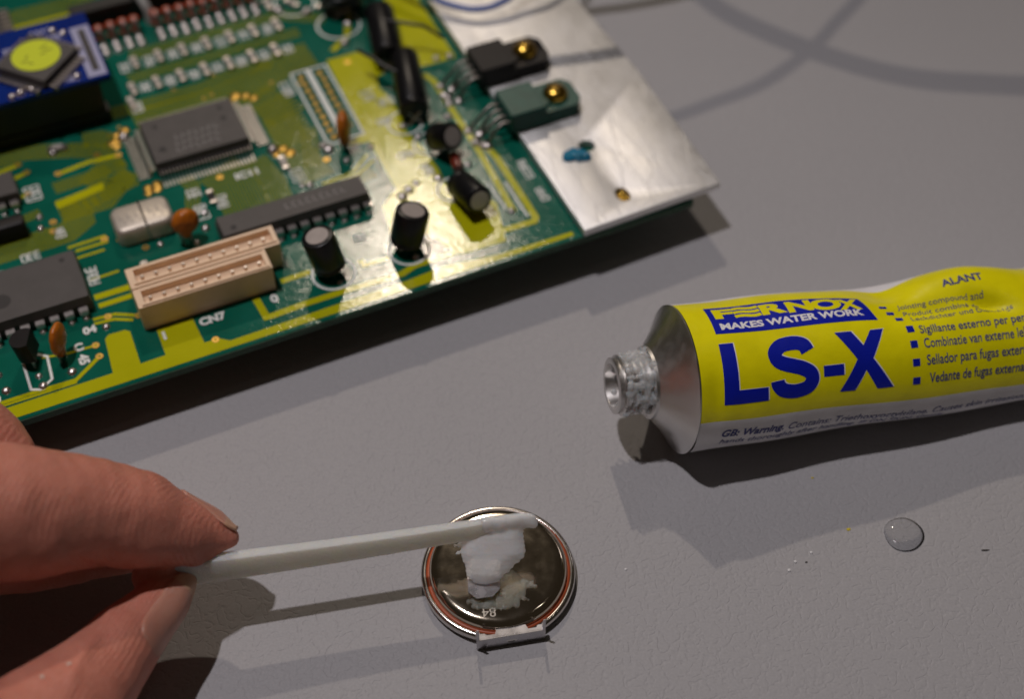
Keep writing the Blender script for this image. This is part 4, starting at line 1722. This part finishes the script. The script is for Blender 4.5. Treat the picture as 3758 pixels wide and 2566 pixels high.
gel_root = empty('gel_blob', (-2.5, 110.5, 4))
tag(gel_root, 'milky white silicone gel stretched from the cable tie to the battery tab', 'gel')
sheet = [(-6.9, 112.6, 0), (-7.2, 111.0, 0), (-6.7, 109.9, 0), (-6.4, 108.9, 0), (-5.9, 108.3, 0), (-4.0, 107.7, 0), (-3.0, 107.8, 0), (-1.8, 108.3, 0), (-1.0, 109.0, 0),
         (.9, 110.2, 0), (2.0, 110.9, 0), (1.5, 111.5, 0), (1.3, 113.4, 0), (1.3, 114.6, 0), (-4.4, 114.0, 0)]
balls = []
for x, y, d in pillow(sheet, 1.4, .5):
    z = 5.2 + (y - 107.6) * 1.03
    rr = min(1.3, .40 + d * .62)
    balls.append((Vector((x + 2.5, y - 110.5, z - 4 - .25)), (rr, rr, rr * .9), None))
for k in range(26):   # gel coating the tip of the tie
    t = .885 + .115 * k / 25
    p = TA.lerp(TB_, t)
    balls.append((p + Vector((2.5, -110.5 + .08 * math.sin(k * .7), -4 + .15 + .08 * math.sin(k * .45))), (1.2, .92 + .04 * math.sin(k), 1.62 - .008 * k), None))
for k in range(10):   # tail past the tip
    balls.append((Vector((2.0 + k * .12 + 2.5, 114.2 - 110.5 - .04 * k, 12.2 - 4 - .05 * k)), (1.1 - .05 * k, .9 - .02 * k, 1.3 - .05 * k), None))
for p, r in (((-7.1, 112.4, 9.2), .45), ((-7.6, 112.0, 8.9), .34), ((-8.2, 112.1, 8.7), .22), ((-7.7, 110.9, 8.6), .28), ((-8.0, 110.8, 8.5), .18)):
    balls.append((Vector(p) - Vector((-2.5, 110.5, 4)), (r, r, r), None))
me = blob_mesh('gel_mass', 'gel', balls, .14, 5, .12, .5)
link('gel_mass', me, gel_root)
smear = [(-1.1, 110.2, 0), (.1, 110.9, 0), (1.0, 110.0, 0), (2.2, 108.9, 0), (2.6, 108.1, 0), (1.6, 106.2, 0), (.7, 105.1, 0), (-1.1, 104.7, 0), (-3.0, 104.5, 0), (-5.4, 105.1, 0), (-5.9, 106.0, 0), (-2.4, 108.2, 0)]  # outline takes in real gel and part of the cap's reflection
balls = []
for x, y, d in pillow(smear, 1, .42):
    if random.random() < (.9 if d > .5 else .7):
        balls.append((Vector((x + 2.5, y - 110.5, 3.55 - 4)), (.42, .42, min(.55, .16 + d * .30)), None))
for k in range(40):
    a = random.choice(smear[3:11])
    balls.append((Vector((a[0] + random.gauss(0, .35) + 2.5, a[1] + random.gauss(0, .22) - 110.5, 3.6 - 4)), (random.uniform(.15, .35),) * 3, None))
me = blob_mesh('gel_smear_reflection', 'gelsmear', balls, .11, 12, .02, 1.6)
link('gel_smear_reflection', me, gel_root)

# ================================================================== DROPS AND SPECKS
m = MB()
rd = 3.05
prof = [(rd * math.cos(a), .95 * math.sin(a) ** 1.0) for a in [R(k * 9) for k in range(10)]] + [(.02, .95)]
m.lathe([(rd, 0)] + prof, 56, Matrix.Scale(1.0, 4))
m.v = [(x * (1 + .035 * math.sin(3 * math.atan2(y, x) + 1)), y * (1 + .03 * math.sin(2 * math.atan2(y, x))), z) for x, y, z in m.v]
o = m.build('water_drop', 'drop', None, 180, loc=(59.6, 119.4, .004))
tag(o, 'large clear drop of liquid lying on the bench below the tube', 'drop')
for (x, y, r, lb) in ((41.4, 113.1, .30, 'tiny droplet coloured as a bright glint, lowest of the trail'), (42.5, 114.6, .28, 'tiny droplet coloured as a bright glint, second of the trail'),
                      (45.1, 116.2, .26, 'tiny droplet coloured as a bright glint, highest of the trail'), (17.0, 113.3, .24, 'tiny droplet coloured as a bright glint, right of the battery')):
    m = MB()
    m.dome(0, 0, 0, r, r * .8, 12, 4)
    o = m.build('droplet', 'glint', None, 180, loc=(x, y, .002))
    tag(o, lb, 'droplet', 'tiny droplets on the bench')
for (x, y, sx, sy, mt_, lb) in ((51.3, 120.3, .32, .26, 'yspeck', 'yellow speck in the shadow left of the large drop'), (47.0, 129.8, .22, .16, 'yspeck', 'faint yellow speck just below the tube shadow'),
                                (71.4, 116.6, .6, .16, 'speck', 'dark elongated speck right of the large drop'), (44.1, 114.5, .2, .14, 'speck', 'dark speck beside the droplet trail')):
    me = blob_mesh('speck', mt_, [(Vector((0, 0, .05)), (sx, sy, .10), None), (Vector((sx * .7, sy * .3, .04)), (sx * .5, sy * .8, .08), None)], .05, 1, .04, 3)
    o = link('speck', me, None, loc=(x, y, 0))
    tag(o, lb, 'speck', 'specks on the bench')

# ================================================================== HAND
hand = empty('hand', (-60, 105, 0))
tag(hand, 'hand pinching the cable tie between thumb and index finger', 'hand')
HO = Vector((-60, 105, 0))
index = [(-39.3, 109.2, 15.3, 1.45), (-41.2, 109.5, 15.6, 2.5), (-43.1, 109.8, 16.0, 3.55), (-46.5, 109.1, 17.5, 5.15), (-49.7, 108.9, 19.5, 6.25), (-51.7, 108.4, 21.3, 6.85),
         (-56.6, 107.1, 25.0, 7.5), (-61.3, 105.2, 28.0, 8.5), (-65.8, 103.2, 31.0, 9.1), (-76, 101.5, 36, 9.4), (-92, 106, 40, 9.6), (-110, 113, 40, 11.5)]
thumb = [(-46.4, 104.2, 11.2, 2.2), (-48.5, 100.8, 11.4, 3.75), (-51.3, 96.5, 12.0, 4.75), (-54.6, 89.8, 13.0, 6.2), (-58.3, 83.2, 15.0, 7.6), (-66, 76, 18, 8.6), (-80, 78, 23, 10.5), (-98, 90, 29, 13), (-116, 102, 32, 14)]
middle = [(-69.5, 116.6, 25.0, 4.0), (-74.0, 117.5, 26.5, 6.6), (-82, 119, 30, 8.2), (-96, 122, 35, 9.0), (-114, 122, 37, 11)]
light_blocker = [(-54.5, 114.0, 8.0, 5.2), (-60, 113.2, 11.0, 7.2), (-66, 112.4, 13.2, 9.0), (-72, 112.0, 15.5, 10.6), (-79, 112.5, 18.5, 12.0), (-90, 117, 24, 11), (-104, 118, 31, 11.5)]  # added flesh behind the index, shaped to block light from the rear lamp
ring_f = [(-84, 124.0, 20, 5.5), (-86, 127.0, 28, 7.0), (-98, 130, 35, 8.2), (-116, 129, 37, 10.5)]
little = [(-92, 132.0, 18, 4.6), (-94, 134.5, 26, 5.8), (-104, 136, 33, 7), (-118, 134, 35, 9.5)]
palm = [(-112, 116, 34, 12), (-124, 114, 33, 15), (-142, 112, 32, 17), (-165, 108, 31, 19), (-200, 100, 32, 21)]
palm2 = [(-114, 130, 34, 11), (-128, 126, 33, 13), (-145, 120, 32, 15)]
balls = []
for ch in (index, thumb, middle, light_blocker, ring_f, little, palm, palm2):
    balls += [(c - HO, rd_, rt_) for c, rd_, rt_ in chain(ch)]
# pads: the flesh under the finger tip and the ball of the thumb tip press on the tie
balls += [(Vector((-45.0, 107.4, 14.6)) - HO, (4.2, 2.4, 2.6), None), (Vector((-49.6, 104.6, 12.4)) - HO, (3.4, 2.6, 3.0), None)]
me = blob_mesh('skin', 'skin', balls, .6, 5, .28, .22)
for v in me.vertices:      # skin fold at the last joint of the index finger
    w_ = v.co + HO
    if w_.z > 9 and w_.y < 109 and w_.x < -48:
        k_ = math.exp(-((w_.x + 54.6 + .25 * (w_.z - 20)) / .55) ** 2) * math.exp(-((w_.z - 20.5) / 4.0) ** 2)
        if w_.y < 105.0 and w_.z > 14:
            v.co += Vector((0, .75, .2)) * k_
skin = link('skin', me, hand)
sub = skin.modifiers.new('sub', 'SUBSURF')
sub.levels = 1
sub.render_levels = 1


dg = bpy.context.evaluated_depsgraph_get()
dg.update()
BVH = BVHTree.FromPolygons([v.co.copy() for v in skin.data.vertices], [tuple(p.vertices) for p in skin.data.polygons])


def nail(p_tip, p_base, normal, w_tip, w_base, label, free=.10, rise=.32):
    """plate laid on the skin: runs from base to tip, edges tucked in, free end standing proud"""
    p0, p1 = Vector(p_base) - HO, Vector(p_tip) - HO
    t = (p1 - p0).normalized()
    nrm = Vector(normal)
    nrm = (nrm - t * nrm.dot(t)).normalized()
    b = t.cross(nrm)
    L = (p1 - p0).length
    m = MB()
    nu, nv_ = 26, 20
    grid = []
    for i in range(nu + 1):
        a = i / nu
        w = w_base * (1 - a) + w_tip * a
        if a < .22:
            w *= math.sqrt(max(.02, 1 - ((.22 - a) / .22) ** 2))
        if a > .80:
            w *= math.sqrt(max(.10, 1 - ((a - .80) / .21) ** 2))
        row = []
        for k in range(nv_ + 1):
            q = (k / nv_ - .5) * 2
            o = p0 + t * (L * a) + b * (q * w)
            hit = BVH.ray_cast(o + nrm * 9, -nrm, 30)[0]
            hgt = (hit - o).dot(nrm) if hit is not None else None
            row.append((o, hgt))
        hs = [r[1] for r in row if r[1] is not None]
        mid = max(hs) if hs else 0
        for k, (o, hgt) in enumerate(row):
            q = (k / nv_ - .5) * 2
            if hgt is None or hgt < mid - w * .9:
                hgt = mid - w * .55 * q * q
            edge = max(0, (abs(q) - .8) / .2) ** 2
            base = max(0, (.12 - a) / .12)
            grid.append([o, hgt, rise * (1 - edge * 1.2) * (1 - base * 1.3) + .04 * max(0, (a - .85) / .15)])
    # smooth the plate lengthways
    W_ = nv_ + 1
    for _ in range(6):
        hs = [g[1] for g in grid]
        for i in range(nu + 1):
            for k in range(W_):
                nb = [hs[i * W_ + k]]
                for di, dk in ((-1, 0), (1, 0), (0, -1), (0, 1)):
                    ii, kk = i + di, k + dk
                    if 0 <= ii <= nu and 0 <= kk < W_:
                        nb.append(hs[ii * W_ + kk])
                grid[i * W_ + k][1] = sum(nb) / len(nb)
    for o, hgt, r_ in grid:
        m.v.append(tuple(o + nrm * (hgt + r_)))
    for i in range(nu):
        for k in range(nv_):
            q = i * W_ + k
            m.f.append((q, q + 1, q + W_ + 1, q + W_))
            m.mi.append(1 if i >= nu * .80 else 0)
    o = m.build('fingernail', ['nail', 'nailedge'], hand, 180, label=label)
    md = o.modifiers.new('solid', 'SOLIDIFY')
    md.thickness = .4
    md.offset = -1
    return o


nail((-44.9, 105.2, 11.6), (-51.2, 93.6, 12.6), (.78, -.40, .48), 2.3, 3.3, 'pale thumbnail turned to the right')
nail((-38.4, 110.0, 15.9), (-47.6, 111.6, 18.4), (.16, .93, .33), 2.0, 3.0, 'index fingernail seen edge-on at the finger tip')
for (x, y, sz, rz) in ((-56.0, 86.6, .75, .6), (-58.6, 84.2, .7, 2.2)):
    hit, hn, _, _ = BVH.ray_cast(Vector((x, y, 60)) - HO, Vector((0, 0, -1)), 90)
    if hit is None:
        continue
    fl = MB().prism([(-sz * .5, -sz * .22), (sz * .1, -sz * .4), (sz * .55, -sz * .05), (sz * .15, sz * .3), (-sz * .35, sz * .25)], 0, .08)
    fo = fl.build('skin_flake', 'flake', hand, None, loc=hit + hn * .03)
    fo.rotation_euler = (hn.to_track_quat('Z', 'Y').to_matrix() @ Matrix.Rotation(rz, 3, 'Z')).to_euler()

print("triangles:", sum(len(o.data.polygons) for o in bpy.data.objects if o.type == 'MESH'))
